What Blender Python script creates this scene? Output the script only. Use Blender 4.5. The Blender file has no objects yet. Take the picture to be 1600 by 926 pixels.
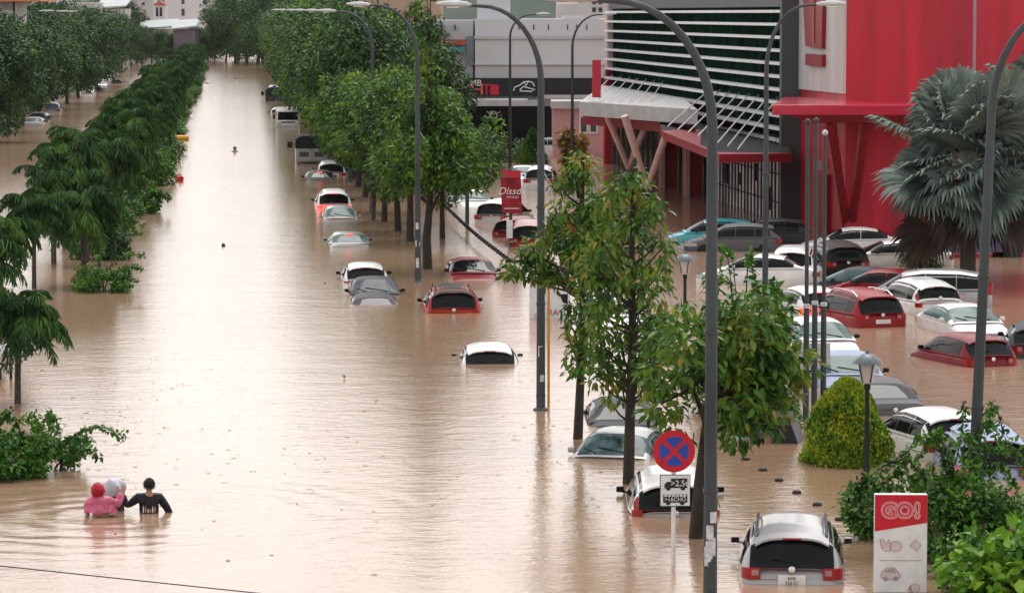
import bpy, bmesh, math, random
import numpy as np
from mathutils import Vector, Matrix
R = math.radians
SC = bpy.context.scene
COL = SC.collection
# ------------------------------------------------------------------ camera
CAM_H, FPX = 9.65, 5400.0
PITCH = math.atan(441/FPX); YAW = math.atan(420*math.cos(PITCH)/FPX)
DK = FPX/4000
cd = bpy.data.cameras.new('camera'); cam = bpy.data.objects.new('camera', cd); COL.objects.link(cam)
cd.sensor_width = 36; cd.lens = FPX/1600*36; cd.clip_start = 1; cd.clip_end = 4000
cam.location = (0, 0, CAM_H); cam.rotation_euler = (math.pi/2-PITCH, 0, -YAW)
SC.camera = cam
# ------------------------------------------------------------------ sky, sun, exposure
SUN_EL, SUN_AZ = R(62), R(12)
wd = bpy.data.worlds.new('World'); SC.world = wd; wd.use_nodes = True
nt = wd.node_tree; bg = nt.nodes['Background']
sky = nt.nodes.new('ShaderNodeTexSky'); sky.sky_type = 'NISHITA'; sky.sun_disc = False
sky.sun_elevation = SUN_EL; sky.sun_rotation = SUN_AZ; sky.air_density = 1.6; sky.dust_density = 1.4; sky.ozone_density = 1.0
hs = nt.nodes.new('ShaderNodeHueSaturation'); hs.inputs['Saturation'].default_value = 0.06
wm = nt.nodes.new('ShaderNodeMix'); wm.data_type = 'RGBA'; wm.blend_type = 'MULTIPLY'; wm.inputs['Factor'].default_value = 1; wm.inputs['B'].default_value = (1, .964, .948, 1)
nt.links.new(sky.outputs[0], hs.inputs['Color']); nt.links.new(hs.outputs[0], wm.inputs['A']); nt.links.new(wm.outputs['Result'], bg.inputs['Color'])
bg.inputs['Strength'].default_value = 0.15
sd = bpy.data.lights.new('sun', 'SUN'); sd.energy = 0.8; sd.angle = R(30); sd.color = (1, .97, .93)
sun = bpy.data.objects.new('sun', sd); COL.objects.link(sun)
sun.rotation_euler = (math.pi/2-SUN_EL, 0, math.pi-SUN_AZ); sun.location = (0, 0, 60)
SC.view_settings.view_transform = 'Standard'; SC.view_settings.look = 'None'; SC.view_settings.gamma = 1
SC.view_settings.exposure = 0.63
SC.cycles.max_bounces = 6; SC.cycles.transparent_max_bounces = 6; SC.cycles.volume_bounces = 0
SC.cycles.use_denoising = True

# ------------------------------------------------------------------ pixel <-> world helpers (1600 x 926 photo pixels)
CP = Vector((0, 0, CAM_H))
FW = Vector((math.sin(YAW)*math.cos(PITCH), math.cos(YAW)*math.cos(PITCH), -math.sin(PITCH)))
RT = Vector((math.cos(YAW), -math.sin(YAW), 0)); UP = RT.cross(FW)
def ray(px, py): return FW + RT*((px-800)/FPX) - UP*((py-463)/FPX)
def G(px, py, z=0.0):
    d = ray(px, py); t = (z-CAM_H)/d.z; p = CP+d*t; return Vector((p.x, p.y, z))
def AT(px, py, D):
    """world point on the pixel's ray at forward depth D"""
    return CP + ray(px, py)*D*DK
def DEP(py): return CAM_H*FPX/(py-22)           # depth of the water row py
def ZP(P, py):
    """height above the water point P whose picture row is py"""
    k = (py-463)/FPX; q = Vector((P[0], P[1], 0))-CP
    # dot(UP,q+z)= -k*dot(FW,q+z)
    a = UP.dot(q)+k*FW.dot(q); b = UP.z+k*FW.z
    return -a/b
def MPP(py): return DEP(py)/FPX

# ------------------------------------------------------------------ materials
MATS = {}
def nodes_of(name):
    m = bpy.data.materials.new(name); m.use_nodes = True
    t = m.node_tree; b = t.nodes['Principled BSDF']; return m, t, b
def mat(name, col, rough=.6, metal=0, var=.12, scale=3.0, coat=0, emit=0, bump=0, stain=None, spec=.28, stretch=None):
    if name in MATS: return MATS[name]
    m, t, b = nodes_of(name)
    tc = t.nodes.new('ShaderNodeTexCoord'); n = t.nodes.new('ShaderNodeTexNoise'); n.inputs['Scale'].default_value = scale
    n.inputs['Detail'].default_value = 6
    src = tc.outputs['Object']
    if stretch:
        mp = t.nodes.new('ShaderNodeMapping'); mp.inputs['Scale'].default_value = stretch; t.links.new(src, mp.inputs[0]); src = mp.outputs[0]
    t.links.new(src, n.inputs['Vector'])
    r = t.nodes.new('ShaderNodeValToRGB'); c = Vector(col)
    r.color_ramp.elements[0].position = .3; r.color_ramp.elements[1].position = .7
    lo = c*(1-var); hi = c*(1+var)
    if stain: lo = Vector(stain)
    r.color_ramp.elements[0].color = (*lo, 1); r.color_ramp.elements[1].color = (*[min(x, .95) for x in hi], 1)
    t.links.new(n.outputs['Fac'], r.inputs[0]); t.links.new(r.outputs[0], b.inputs['Base Color'])
    b.inputs['Roughness'].default_value = rough; b.inputs['Metallic'].default_value = metal
    b.inputs['Specular IOR Level'].default_value = spec
    b.inputs['Coat Weight'].default_value = coat; b.inputs['Coat Roughness'].default_value = .08
    if emit:
        b.inputs['Emission Color'].default_value = (*col, 1); b.inputs['Emission Strength'].default_value = emit
    if bump:
        bp = t.nodes.new('ShaderNodeBump'); bp.inputs['Strength'].default_value = bump; bp.inputs['Distance'].default_value = .03
        t.links.new(n.outputs['Fac'], bp.inputs['Height']); t.links.new(bp.outputs[0], b.inputs['Normal'])
    MATS[name] = m; return m
LEAF_GAIN = {'golden_leaf': 2.0, 'blue_grey_fan': 1.6, 'dry_fan': 1.2, 'lime_leaf': 2.0, 'palm_leaf': 2.1, 'dark_leaf': 1.9, 'blue_grey_fan_': 1}
def leafmat(name, cols, rough=.45, trans=.25, nscale=.5):
    """foliage: each leaf its own tone, slow noise painting lit and shaded clumps into the colour"""
    if name in MATS: return MATS[name]
    m, t, b = nodes_of(name)
    g = t.nodes.new('ShaderNodeNewGeometry'); tc = t.nodes.new('ShaderNodeTexCoord'); n = t.nodes.new('ShaderNodeTexNoise')
    n.inputs['Scale'].default_value = nscale; n.inputs['Detail'].default_value = 2
    oi = t.nodes.new('ShaderNodeObjectInfo')
    add = t.nodes.new('ShaderNodeVectorMath'); add.operation = 'ADD'
    cx = t.nodes.new('ShaderNodeCombineXYZ'); ml = t.nodes.new('ShaderNodeMath'); ml.operation = 'MULTIPLY'; ml.inputs[1].default_value = 37
    t.links.new(oi.outputs['Random'], ml.inputs[0]); t.links.new(ml.outputs[0], cx.inputs[0])
    t.links.new(tc.outputs['Object'], add.inputs[0]); t.links.new(cx.outputs[0], add.inputs[1]); t.links.new(add.outputs[0], n.inputs['Vector'])
    mx = t.nodes.new('ShaderNodeMath'); mx.operation = 'MULTIPLY_ADD'; mx.inputs[1].default_value = .6
    m2 = t.nodes.new('ShaderNodeMath'); m2.operation = 'MULTIPLY_ADD'; m2.inputs[1].default_value = 1.7; m2.inputs[2].default_value = -.68  # wide noise: clump light and shade put into the leaf colour
    t.links.new(n.outputs['Fac'], m2.inputs[0]); t.links.new(g.outputs['Random Per Island'], mx.inputs[0]); t.links.new(m2.outputs[0], mx.inputs[2])
    r = t.nodes.new('ShaderNodeValToRGB')
    while len(r.color_ramp.elements) < len(cols): r.color_ramp.elements.new(.5)
    k_ = LEAF_GAIN.get(name, 1.45)
    for i, c in enumerate(cols):
        c = [min(.5, v*k_) for v in c]
        r.color_ramp.elements[i].position = i/(len(cols)-1); r.color_ramp.elements[i].color = (*c, 1)
    t.links.new(mx.outputs[0], r.inputs[0]); t.links.new(r.outputs[0], b.inputs['Base Color'])
    b.inputs['Roughness'].default_value = rough; b.inputs['Specular IOR Level'].default_value = .22
    if trans:
        tr = t.nodes.new('ShaderNodeBsdfTranslucent'); ms = t.nodes.new('ShaderNodeMixShader'); ms.inputs[0].default_value = trans
        t.links.new(r.outputs[0], tr.inputs['Color']); t.links.new(b.outputs[0], ms.inputs[1]); t.links.new(tr.outputs[0], ms.inputs[2])
        t.links.new(ms.outputs[0], t.nodes['Material Output'].inputs['Surface'])
    MATS[name] = m; return m

# ------------------------------------------------------------------ mesh helpers
def meta(o, label=None, cat=None, group=None, kind=None):
    if label: o['label'] = label
    if cat: o['category'] = cat
    if group: o['group'] = group
    if kind: o['kind'] = kind
    return o
def thing(name, label, cat, loc, rz=0, group=None):
    o = bpy.data.objects.new(name, None); COL.objects.link(o); o.location = loc; o.rotation_euler = (0, 0, rz)
    o.empty_display_size = .3
    return meta(o, label, cat, group)
def link(name, me, m, parent=None, loc=(0, 0, 0), rz=0):
    o = bpy.data.objects.new(name, me); COL.objects.link(o); o.location = loc; o.rotation_euler = (0, 0, rz)
    if m: me.materials.append(m)
    if parent: o.parent = parent
    return o
def npmesh(name, V, F, smooth=False):
    """V (n,3) array, F (m,4) array of quads"""
    me = bpy.data.meshes.new(name); V = np.asarray(V, np.float32); F = np.asarray(F, np.int32); k = F.shape[1]
    me.vertices.add(len(V)); me.vertices.foreach_set('co', V.ravel())
    me.loops.add(F.size); me.loops.foreach_set('vertex_index', F.ravel())
    me.polygons.add(len(F)); me.polygons.foreach_set('loop_start', np.arange(0, F.size, k, dtype=np.int32))
    me.polygons.foreach_set('loop_total', np.full(len(F), k, np.int32))
    if smooth: me.polygons.foreach_set('use_smooth', np.ones(len(F), bool))
    me.update(calc_edges=True); return me
class MB:
    def __init__(s): s.v = []; s.f = []
    def add(s, vs, fs):
        o = len(s.v); s.v += [tuple(v) for v in vs]; s.f += [tuple(i+o for i in f) for f in fs]; return s
    def box(s, c, d, rz=0, rx=0, ry=0):
        M = Matrix.Translation(c) @ Matrix.Rotation(rz, 4, 'Z') @ Matrix.Rotation(rx, 4, 'X') @ Matrix.Rotation(ry, 4, 'Y')
        vs = [M @ Vector((x*d[0]/2, y*d[1]/2, z*d[2]/2)) for z in (-1, 1) for y in (-1, 1) for x in (-1, 1)]
        return s.add(vs, [(0, 2, 3, 1), (4, 5, 7, 6), (0, 1, 5, 4), (2, 6, 7, 3), (0, 4, 6, 2), (1, 3, 7, 5)])
    def hexa(s, bot, top):
        """two quads of four points, bottom and top, same order"""
        return s.add(list(bot)+list(top), [(3, 2, 1, 0), (4, 5, 6, 7), (0, 1, 5, 4), (1, 2, 6, 5), (2, 3, 7, 6), (3, 0, 4, 7)])
    def tube(s, pts, rad, seg=8, cap=True):
        pts = [Vector(p) for p in pts]; n = len(pts)
        if not hasattr(rad, '__len__'): rad = [rad]*n
        rings = []; ref = None
        for i, p in enumerate(pts):
            t = (pts[min(i+1, n-1)]-pts[max(i-1, 0)])
            t = t.normalized() if t.length > 1e-9 else Vector((0, 0, 1))
            if ref is None: ref = Vector((1, 0, 0)) if abs(t.x) < .9 else Vector((0, 1, 0))
            a = (ref - t*ref.dot(t)).normalized(); b = t.cross(a); ref = a
            rings.append([p+(a*math.cos(2*math.pi*k/seg)+b*math.sin(2*math.pi*k/seg))*rad[i] for k in range(seg)])
        vs = [v for r in rings for v in r]; fs = []
        for i in range(n-1):
            for k in range(seg):
                k2 = (k+1) % seg; fs.append((i*seg+k, i*seg+k2, (i+1)*seg+k2, (i+1)*seg+k))
        if cap: fs.append(tuple(range(seg-1, -1, -1))); fs.append(tuple((n-1)*seg+k for k in range(seg)))
        return s.add(vs, fs)
    def lathe(s, prof, c=(0, 0, 0), seg=16):
        vs = []; fs = []; n = len(prof)
        for r, z in prof:
            for k in range(seg): vs.append((c[0]+r*math.cos(2*math.pi*k/seg), c[1]+r*math.sin(2*math.pi*k/seg), c[2]+z))
        for i in range(n-1):
            for k in range(seg):
                k2 = (k+1) % seg; fs.append((i*seg+k, i*seg+k2, (i+1)*seg+k2, (i+1)*seg+k))
        fs.append(tuple(range(seg-1, -1, -1))); fs.append(tuple((n-1)*seg+k for k in range(seg)))
        return s.add(vs, fs)
    def prism(s, poly, ax, ay, az, o, depth):
        """polygon in the (ax, ay) plane at o, thickened along az by depth"""
        ax, ay, az, o = Vector(ax), Vector(ay), Vector(az), Vector(o); n = len(poly)
        a = [o+ax*x+ay*y for x, y in poly]; b = [p+az*depth for p in a]
        return s.add(a+b, [tuple(range(n-1, -1, -1)), tuple(range(n, 2*n))]+[(i, (i+1) % n, n+(i+1) % n, n+i) for i in range(n)])
    def grid(s, rows):
        n, m = len(rows), len(rows[0])
        return s.add([p for r in rows for p in r], [(i*m+j, i*m+j+1, (i+1)*m+j+1, (i+1)*m+j) for i in range(n-1) for j in range(m-1)])
    def build(s, name, m, parent=None, world=False, smooth=None, bevel=0, loc=(0, 0, 0), rz=0, fix=True):
        V = s.v
        if world and parent is not None:
            L = parent.location; V = [(x-L.x, y-L.y, z-L.z) for x, y, z in V]
        me = bpy.data.meshes.new(name); me.from_pydata(V, [], s.f)
        if bevel or fix:
            bm = bmesh.new(); bm.from_mesh(me)
            if fix: bmesh.ops.recalc_face_normals(bm, faces=bm.faces)
            if bevel:
                es = [e for e in bm.edges if len(e.link_faces) == 2 and e.calc_face_angle(0) > .6]
                bmesh.ops.bevel(bm, geom=es, offset=bevel, segments=2, affect='EDGES', profile=.6)
            bm.to_mesh(me); bm.free()
        if smooth is not None:
            me.polygons.foreach_set('use_smooth', np.ones(len(me.polygons), bool)); me.set_sharp_from_angle(angle=R(smooth))
        me.update(); return link(name, me, m, parent, loc, rz)
def text(name, s, size, m, parent, loc, rot, extr=.01, align='CENTER', shear=0, xs=1, off=0):
    cu = bpy.data.curves.new(name, 'FONT'); cu.body = s; cu.size = size; cu.extrude = extr; cu.align_x = align; cu.align_y = 'CENTER'; cu.shear = shear
    cu.resolution_u = 3; cu.offset = off
    t = bpy.data.objects.new(name, cu); COL.objects.link(t)
    dg = bpy.context.evaluated_depsgraph_get(); me = bpy.data.meshes.new_from_object(t.evaluated_get(dg)); me.name = name
    bpy.data.objects.remove(t); bpy.data.curves.remove(cu)
    o = link(name, me, m, parent, loc); o.rotation_euler = rot; o.scale = (xs, 1, 1); return o
def dup(root, loc=None, rz=None, label=None, sc=None):
    r = root.copy(); COL.objects.link(r)
    if loc is not None: r.location = loc
    if rz is not None: r.rotation_euler = (0, 0, rz)
    if sc is not None: r.scale = sc if hasattr(sc, '__len__') else (sc, sc, sc)
    if label: r['label'] = label
    for ch in root.children:
        c = ch.copy(); COL.objects.link(c); c.parent = r
        for g in ch.children:
            d = g.copy(); COL.objects.link(d); d.parent = c
    return r
def skin(name, J, E, m, parent, sub=1, root=None):
    """one continuous surface grown round a joint skeleton: J {joint: (x, y, z, radius)}"""
    ks = list(J); me = bpy.data.meshes.new(name); me.from_pydata([J[k][:3] for k in ks], [(ks.index(a), ks.index(b)) for a, b in E], [])
    o = bpy.data.objects.new(name, me); COL.objects.link(o)
    md = o.modifiers.new('s', 'SKIN'); md.use_smooth_shade = True
    for i, k in enumerate(ks):
        r = J[k][3]; me.skin_vertices[0].data[i].radius = (r, r) if not hasattr(r, '__len__') else r
        me.skin_vertices[0].data[i].use_root = (k == (root or ks[0]))
    sb = o.modifiers.new('b', 'SUBSURF'); sb.levels = sub; sb.render_levels = sub
    dg = bpy.context.evaluated_depsgraph_get(); m2 = bpy.data.meshes.new_from_object(o.evaluated_get(dg)); m2.name = name
    bpy.data.objects.remove(o); bpy.data.meshes.remove(me)
    m2.polygons.foreach_set('use_smooth', np.ones(len(m2.polygons), bool))
    m2.materials.clear()
    return link(name, m2, m, parent)
def lerp(a, b, t): return a+(b-a)*t
# ------------------------------------------------------------------ water
PEOPLE_AT = G(205, 802)
def water():
    m, t, b = nodes_of('flood_water'); N = t.nodes; Lk = t.links.new
    tc = N.new('ShaderNodeTexCoord')
    def noise(sc, stretch, det=4, rough=.55):
        mp = N.new('ShaderNodeMapping'); mp.inputs['Scale'].default_value = stretch
        n = N.new('ShaderNodeTexNoise'); n.inputs['Scale'].default_value = sc; n.inputs['Detail'].default_value = det; n.inputs['Roughness'].default_value = rough
        Lk(tc.outputs['Object'], mp.inputs[0]); Lk(mp.outputs[0], n.inputs['Vector']); return n.outputs['Fac']
    big = noise(.09, (1, .22, 1), 6); mid = noise(.5, (.6, 1, 1), 4); fine = noise(2.6, (.7, 1, 1), 5, .6); drop = noise(9, (1, .7, 1), 2)
    r = N.new('ShaderNodeValToRGB'); r.color_ramp.elements[0].position = .35; r.color_ramp.elements[1].position = .68
    r.color_ramp.elements[0].color = (.33, .20, .128, 1); r.color_ramp.elements[1].color = (.45, .31, .215, 1)
    Lk(big, r.inputs[0]); Lk(r.outputs[0], b.inputs['Base Color'])
    b.inputs['Roughness'].default_value = .11; b.inputs['IOR'].default_value = 1.58; b.inputs['Specular IOR Level'].default_value = .5
    # ripples: slow swell, wind chop, raindrop dimples and the wake of the two waders
    def mul(a, k):
        n = N.new('ShaderNodeMath'); n.operation = 'MULTIPLY'; n.inputs[1].default_value = k; Lk(a, n.inputs[0]); return n.outputs[0]
    def addn(a, c):
        n = N.new('ShaderNodeMath'); n.operation = 'ADD'; Lk(a, n.inputs[0]); Lk(c, n.inputs[1]); return n.outputs[0]
    d = N.new('ShaderNodeVectorMath'); d.operation = 'DISTANCE'; d.inputs[1].default_value = PEOPLE_AT
    sub = N.new('ShaderNodeVectorMath'); sub.operation = 'ADD'
    nv = N.new('ShaderNodeTexNoise'); nv.inputs['Scale'].default_value = .8; Lk(tc.outputs['Object'], nv.inputs['Vector'])
    sv = N.new('ShaderNodeVectorMath'); sv.operation = 'SCALE'; sv.inputs['Scale'].default_value = .9; Lk(nv.outputs['Color'], sv.inputs[0])
    Lk(tc.outputs['Object'], sub.inputs[0]); Lk(sv.outputs[0], sub.inputs[1]); Lk(sub.outputs[0], d.inputs[0])
    sn = N.new('ShaderNodeMath'); sn.operation = 'SINE'; Lk(mul(d.outputs['Value'], 7.0), sn.inputs[0])
    fo = N.new('ShaderNodeMapRange'); fo.inputs['From Min'].default_value = .3; fo.inputs['From Max'].default_value = 8
    fo.inputs['To Min'].default_value = 1; fo.inputs['To Max'].default_value = 0; Lk(d.outputs['Value'], fo.inputs['Value'])
    wk = N.new('ShaderNodeMath'); wk.operation = 'MULTIPLY'; Lk(sn.outputs[0], wk.inputs[0]); Lk(fo.outputs[0], wk.inputs[1])
    h = addn(addn(mul(mid, .8), mul(fine, .55)), addn(mul(drop, .13), mul(wk.outputs[0], .24)))
    bp = N.new('ShaderNodeBump'); bp.inputs['Strength'].default_value = 1; bp.inputs['Distance'].default_value = .03
    Lk(h, bp.inputs['Height']); Lk(bp.outputs[0], b.inputs['Normal'])
    mb = MB(); mb.add([(-1500, -60, 0), (1500, -60, 0), (1500, 2600, 0), (-1500, 2600, 0)], [(0, 1, 2, 3)])
    meta(mb.build('water', m), kind='structure')
water()
def hill():
    m = mat('hill_green', (.05, .075, .06), .9, var=.3, scale=.02)
    rng = random.Random(4); rows = []
    for j in range(4):
        row = []
        for i in range(80):
            x = -700+1500*i/79; hz = 17+5*math.sin(i*.35)+3*math.sin(i*.9+1)+rng.random()*2
            row.append((x, 1000+j*80, [-1, hz*.8, hz, hz*.9][j]))
        rows.append(row)
    mb = MB(); mb.grid(rows); meta(mb.build('hill', m, smooth=80), kind='structure')
hill()
E_FW = Vector((math.sin(YAW), math.cos(YAW), 0))
# ------------------------------------------------------------------ the mall
M_GREY = mat('grey_cladding', (.075, .078, .085), .5, var=.15, scale=.6)
M_DARKCLAD = mat('dark_cladding', (.022, .025, .028), .6, var=.2, scale=1, spec=.05)
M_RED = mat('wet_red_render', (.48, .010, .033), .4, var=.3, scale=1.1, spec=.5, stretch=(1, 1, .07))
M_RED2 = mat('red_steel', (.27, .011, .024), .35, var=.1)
M_PINKST = mat('pinkish_steel', (.55, .36, .33), .4, var=.1)
M_WHITE = mat('white_louver_paint', (.85, .86, .87), .35, var=.06, scale=2)
M_PANEL = mat('pale_grey_panel', (.52, .52, .51), .5, var=.13, scale=.7, stretch=(1, 1, .2))
M_GREENGLASS = mat('dark_green_glass', (.006, .024, .016), .7, var=.7, scale=.9, spec=0)
M_BLACKGLASS = mat('black_glass', (.007, .008, .009), .15, var=.4, spec=.2)
M_STEEL = mat('rod_steel', (.6, .6, .6), .3, .3, var=.05)
M_FASCIA = mat('concrete_fascia', (.4, .4, .4), .5, var=.12, scale=1.2)
M_BARS = mat('grille_bars', (.03, .03, .032), .5)
M_PALE = mat('pale_lobby', (.7, .72, .72), .4, var=.5, scale=.45)
A = G(1240, 352); B = G(957, 256); AB = (B-A); LAB = AB.length; uAB = AB.normalized(); nB = Vector((-uAB.y, uAB.x, 0))
if nB.dot(FW) > 0: nB = -nB      # outward, towards the camera
def FP(s, off, z): p = A+uAB*s+nB*off; return Vector((p.x, p.y, z))
def fbox(mb, s0, s1, o0, o1, z0, z1):
    mb.hexa([FP(s0, o0, z0), FP(s1, o0, z0), FP(s1, o1, z0), FP(s0, o1, z0)], [FP(s0, o0, z1), FP(s1, o0, z1), FP(s1, o1, z1), FP(s0, o1, z1)]); return mb
def small_s(px):
    """distance along the facade whose picture column is px (at the water)"""
    lo, hi = -5.0, LAB+5
    for _ in range(40):
        md = (lo+hi)/2; q = FP(md, 0, 0)-CP; x = 800+FPX*q.dot(RT)/q.dot(FW)
        if x > px: lo = md
        else: hi = md
    return lo
def mall():
    t = thing('mall_building', 'mall front with white horizontal louvers over dark green glass, grey canopy and rods', 'mall', A)
    fbox(MB(), 0, LAB, -.3, -26, -1, 13.5).build('wall', M_GREY, t, world=True)
    fbox(MB(), .5, LAB-.1, 0, -.28, 3.9, 9.95).build('glass_wall', M_GREENGLASS, t, world=True)
    mb = MB()
    rng = random.Random(8)
    for i in range(30):
        s = .6+(LAB-.9)*i/29; fbox(mb, s, s+.03, .02, .003, 3.95, 9.9)
    mb.build('mullions', M_DARKCLAD, t, world=True)
    for k in range(10):
        z = 9.78-k*.60
        mb = MB(); mb.hexa([FP(.45, .06, z-.02), FP(LAB, .06, z-.02), FP(LAB, .55, z-.08), FP(.45, .55, z-.08)], [FP(.45, .06, z+.055), FP(LAB, .06, z+.055), FP(LAB, .55, z+.05), FP(.45, .55, z+.05)])
        mb.build('louver', M_WHITE, t, world=True)
    fbox(MB(), -.1, .42, .62, -.3, -1, 13.6).build('corner_pier', M_GREY, t, world=True)
    fbox(MB(), .5, LAB, .2, -.28, 9.98, 13.55).build('parapet', M_GREY, t, world=True)
    fbox(MB(), 12.2, LAB, 0, -.28, -1, 3.85).build('glazing', M_BLACKGLASS, t, world=True)
    for i in range(24):
        s = 12.5+(LAB-13.2)*i/23; fbox(MB(), s, s+.07, .12, .004, -.6, 3.4).build('window_fin', mat('fin_paint', (.13, .13, .12), .5), t, world=True)
    s0 = small_s(1118)
    fbox(MB(), .5, s0, .1, -.28, -1, 3.85).build('lobby_wall', M_PALE, t, world=True)
    mb = MB(); rng = random.Random(3)
    for i in range(24):
        s = .6+(s0-.8)*i/23; fbox(mb, s, s+.06, .45, .37, -1, 3.75)
    for z in (.9, 2.2): fbox(mb, .55, s0, .365, .33, z, z+.06)
    mb.build('security_grille', M_BARS, t, world=True)
    for i in range(5):
        s = .7+i*(s0-1.6)/5+rng.uniform(0, .4); w = rng.uniform(.4, 1.2); z = rng.uniform(.4, 1.6); fbox(MB(), s, s+w, .2, .104, z, z+rng.uniform(.5, 1.2)).build('window', M_BLACKGLASS, t, world=True)
    for px in (1063, 1103):
        s = small_s(px); mb = MB(); fbox(mb, s-.6, s+1.3, 1.1, .3, -1, 3.9); mb.build('column', M_RED2, t, world=True)
        mb = MB(); fbox(mb, s-.85, s-.62, 1.25, 1.0, -1, 3.9); mb.build('column_edge', M_PINKST, t, world=True)
    # lower red canopy: leading edge from (1036,205) over (1122,240) to (1236,238)
    p0, p1, p2 = AT(1036, 206, 118), AT(1124, 241, 108), AT(1237, 240, 111)
    z = 4.0
    def zed(p, zz): return Vector((p.x, p.y, zz))
    q0, q1, q2 = [zed(p, p.z) for p in (p0, p1, p2)]
    e0, e1, e2 = FP(small_s(1036)+3, .1, q0.z), FP(small_s(1124), .1, q1.z), FP(.5, .1, q2.z)
    mb = MB(); h = Vector((0, 0, .36)); q0, q1, q2, e0, e1, e2 = [p-h for p in (q0, q1, q2, e0, e1, e2)]
    mb.hexa([q0, q1, e1, e0], [q0+h, q1+h, e1+h, e0+h]); mb.hexa([q1, q2, e2+Vector((.003, 0, 0)), e1+Vector((.003, 0, 0))], [q1+h, q2+h, e2+h, e1+h])
    mb.build('entrance_canopy', M_RED2, t, world=True)
    g = Vector((0, 0, .364)); i_ = lambda p, q: p.lerp(q, .06)+g
    mb = MB(); mb.add([i_(q0, e0), i_(q1, e1), e1+g, e0+g], [(0, 1, 2, 3)]); mb.add([i_(q1, e1)+Vector((0, 0, .004)), i_(q2, e2)+Vector((0, 0, .004)), e2+g+Vector((0, 0, .004)), e1+g+Vector((0, 0, .004))], [(0, 1, 2, 3)]); mb.build('canopy_glass', M_DARKCLAD, t, world=True)
    # ---- grey upper canopy, a long slab with a rounded nose
    D = 134
    up = [(905, 164), (918, 160), (960, 162), (1040, 166), (1090, 172)]
    mb = MB(); front = [AT(x, y, D-(x-905)*.06) for x, y in up]; zt = front[2].z-.02
    front = [Vector((p.x, p.y, zt)) for p in front]
    back = [FP(min(LAB, max(1, small_s(x)+1)), .6, zt) for x, y in up]
    dn = Vector((0, 0, -.72))
    rows = [[p+dn for p in back], [p+dn for p in front], front, back]
    mb.grid(rows); mb.add([rows[1][0], rows[2][0], rows[3][0], rows[0][0]], [(0, 1, 2, 3)]); mb.add([rows[1][-1], rows[2][-1], rows[3][-1], rows[0][-1]], [(3, 2, 1, 0)])
    mb.build('canopy_slab', M_FASCIA, t, world=True)
    mb = MB(); d2 = Vector((0, 0, -.75)); d3 = Vector((0, 0, -1.35)); inn = [lerp(f, b, .12) for f, b in zip(front, back)]
    rows = [[p+d2 for p in inn], [p+d3 for p in inn]]; rows += [[p+d3 for p in back], [p+d2 for p in back]]
    mb.grid(rows+[rows[0]]); mb.build('canopy_beam', M_RED2, t, world=True)
    # V struts
    for (bx, by), arms, dd in (((1011, 293), ((976, 181), (1041, 211)), 126), ((982, 262), ((947, 176), (1015, 181)), 134)):
        base = G(bx, by); base = AT(bx, by, dd); base.z = max(base.z, -.3)
        for ax, ay in arms: MB().tube([base, AT(ax, ay, dd-1)], [.15, .19], 10).build('strut', M_PINKST, t, world=True, smooth=40)
    # tie rods
    for i in range(8):
        x0 = 1044+i*15.5; a = AT(x0, 197+i*5.2, 115-i*.7); f = i/7
        b = FP(small_s(1112+f*106), .1, 4.2); b.z = ZP(b, 139+f*13)
        mb = MB(); mb.tube([a, b], .035, 6); mb.build('tie_rod', M_STEEL, t, world=True)
    for i in range(7):
        x0 = 920+i*16; a = AT(x0, 154+i*.6, D-1); b = FP(small_s(960+i*13), .1, 4); b.z = ZP(b, 117+i*1.7)
        mb = MB(); mb.tube([a, b], .03, 6); mb.build('tie_rod', M_STEEL, t, world=True)
    # red fin sign plate standing on the canopy
    mb = MB(); a = AT(932, 153, D); mb.box((a.x, a.y, a.z+1.0), (.45, .5, 1.95), rz=-YAW); mb.build('red_fin', M_RED, t, world=True)
    mb = MB(); fbox(mb, LAB+.02, LAB+.9, .5, -1, -1, 4.2); mb.build('end_column', M_RED, t, world=True)
    mb = MB(); fbox(mb, LAB+.02, LAB+1.0, .4, -1, 4.22, 6.2); mb.build('end_panel', M_RED2, t, world=True)
    mb = MB(); fbox(mb, LAB+.02, LAB+1.3, .35, -1, 6.22, 13); mb.build('end_wall', mat('pink_white_wall', (.6, .45, .45), .6), t, world=True)
mall()
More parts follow.
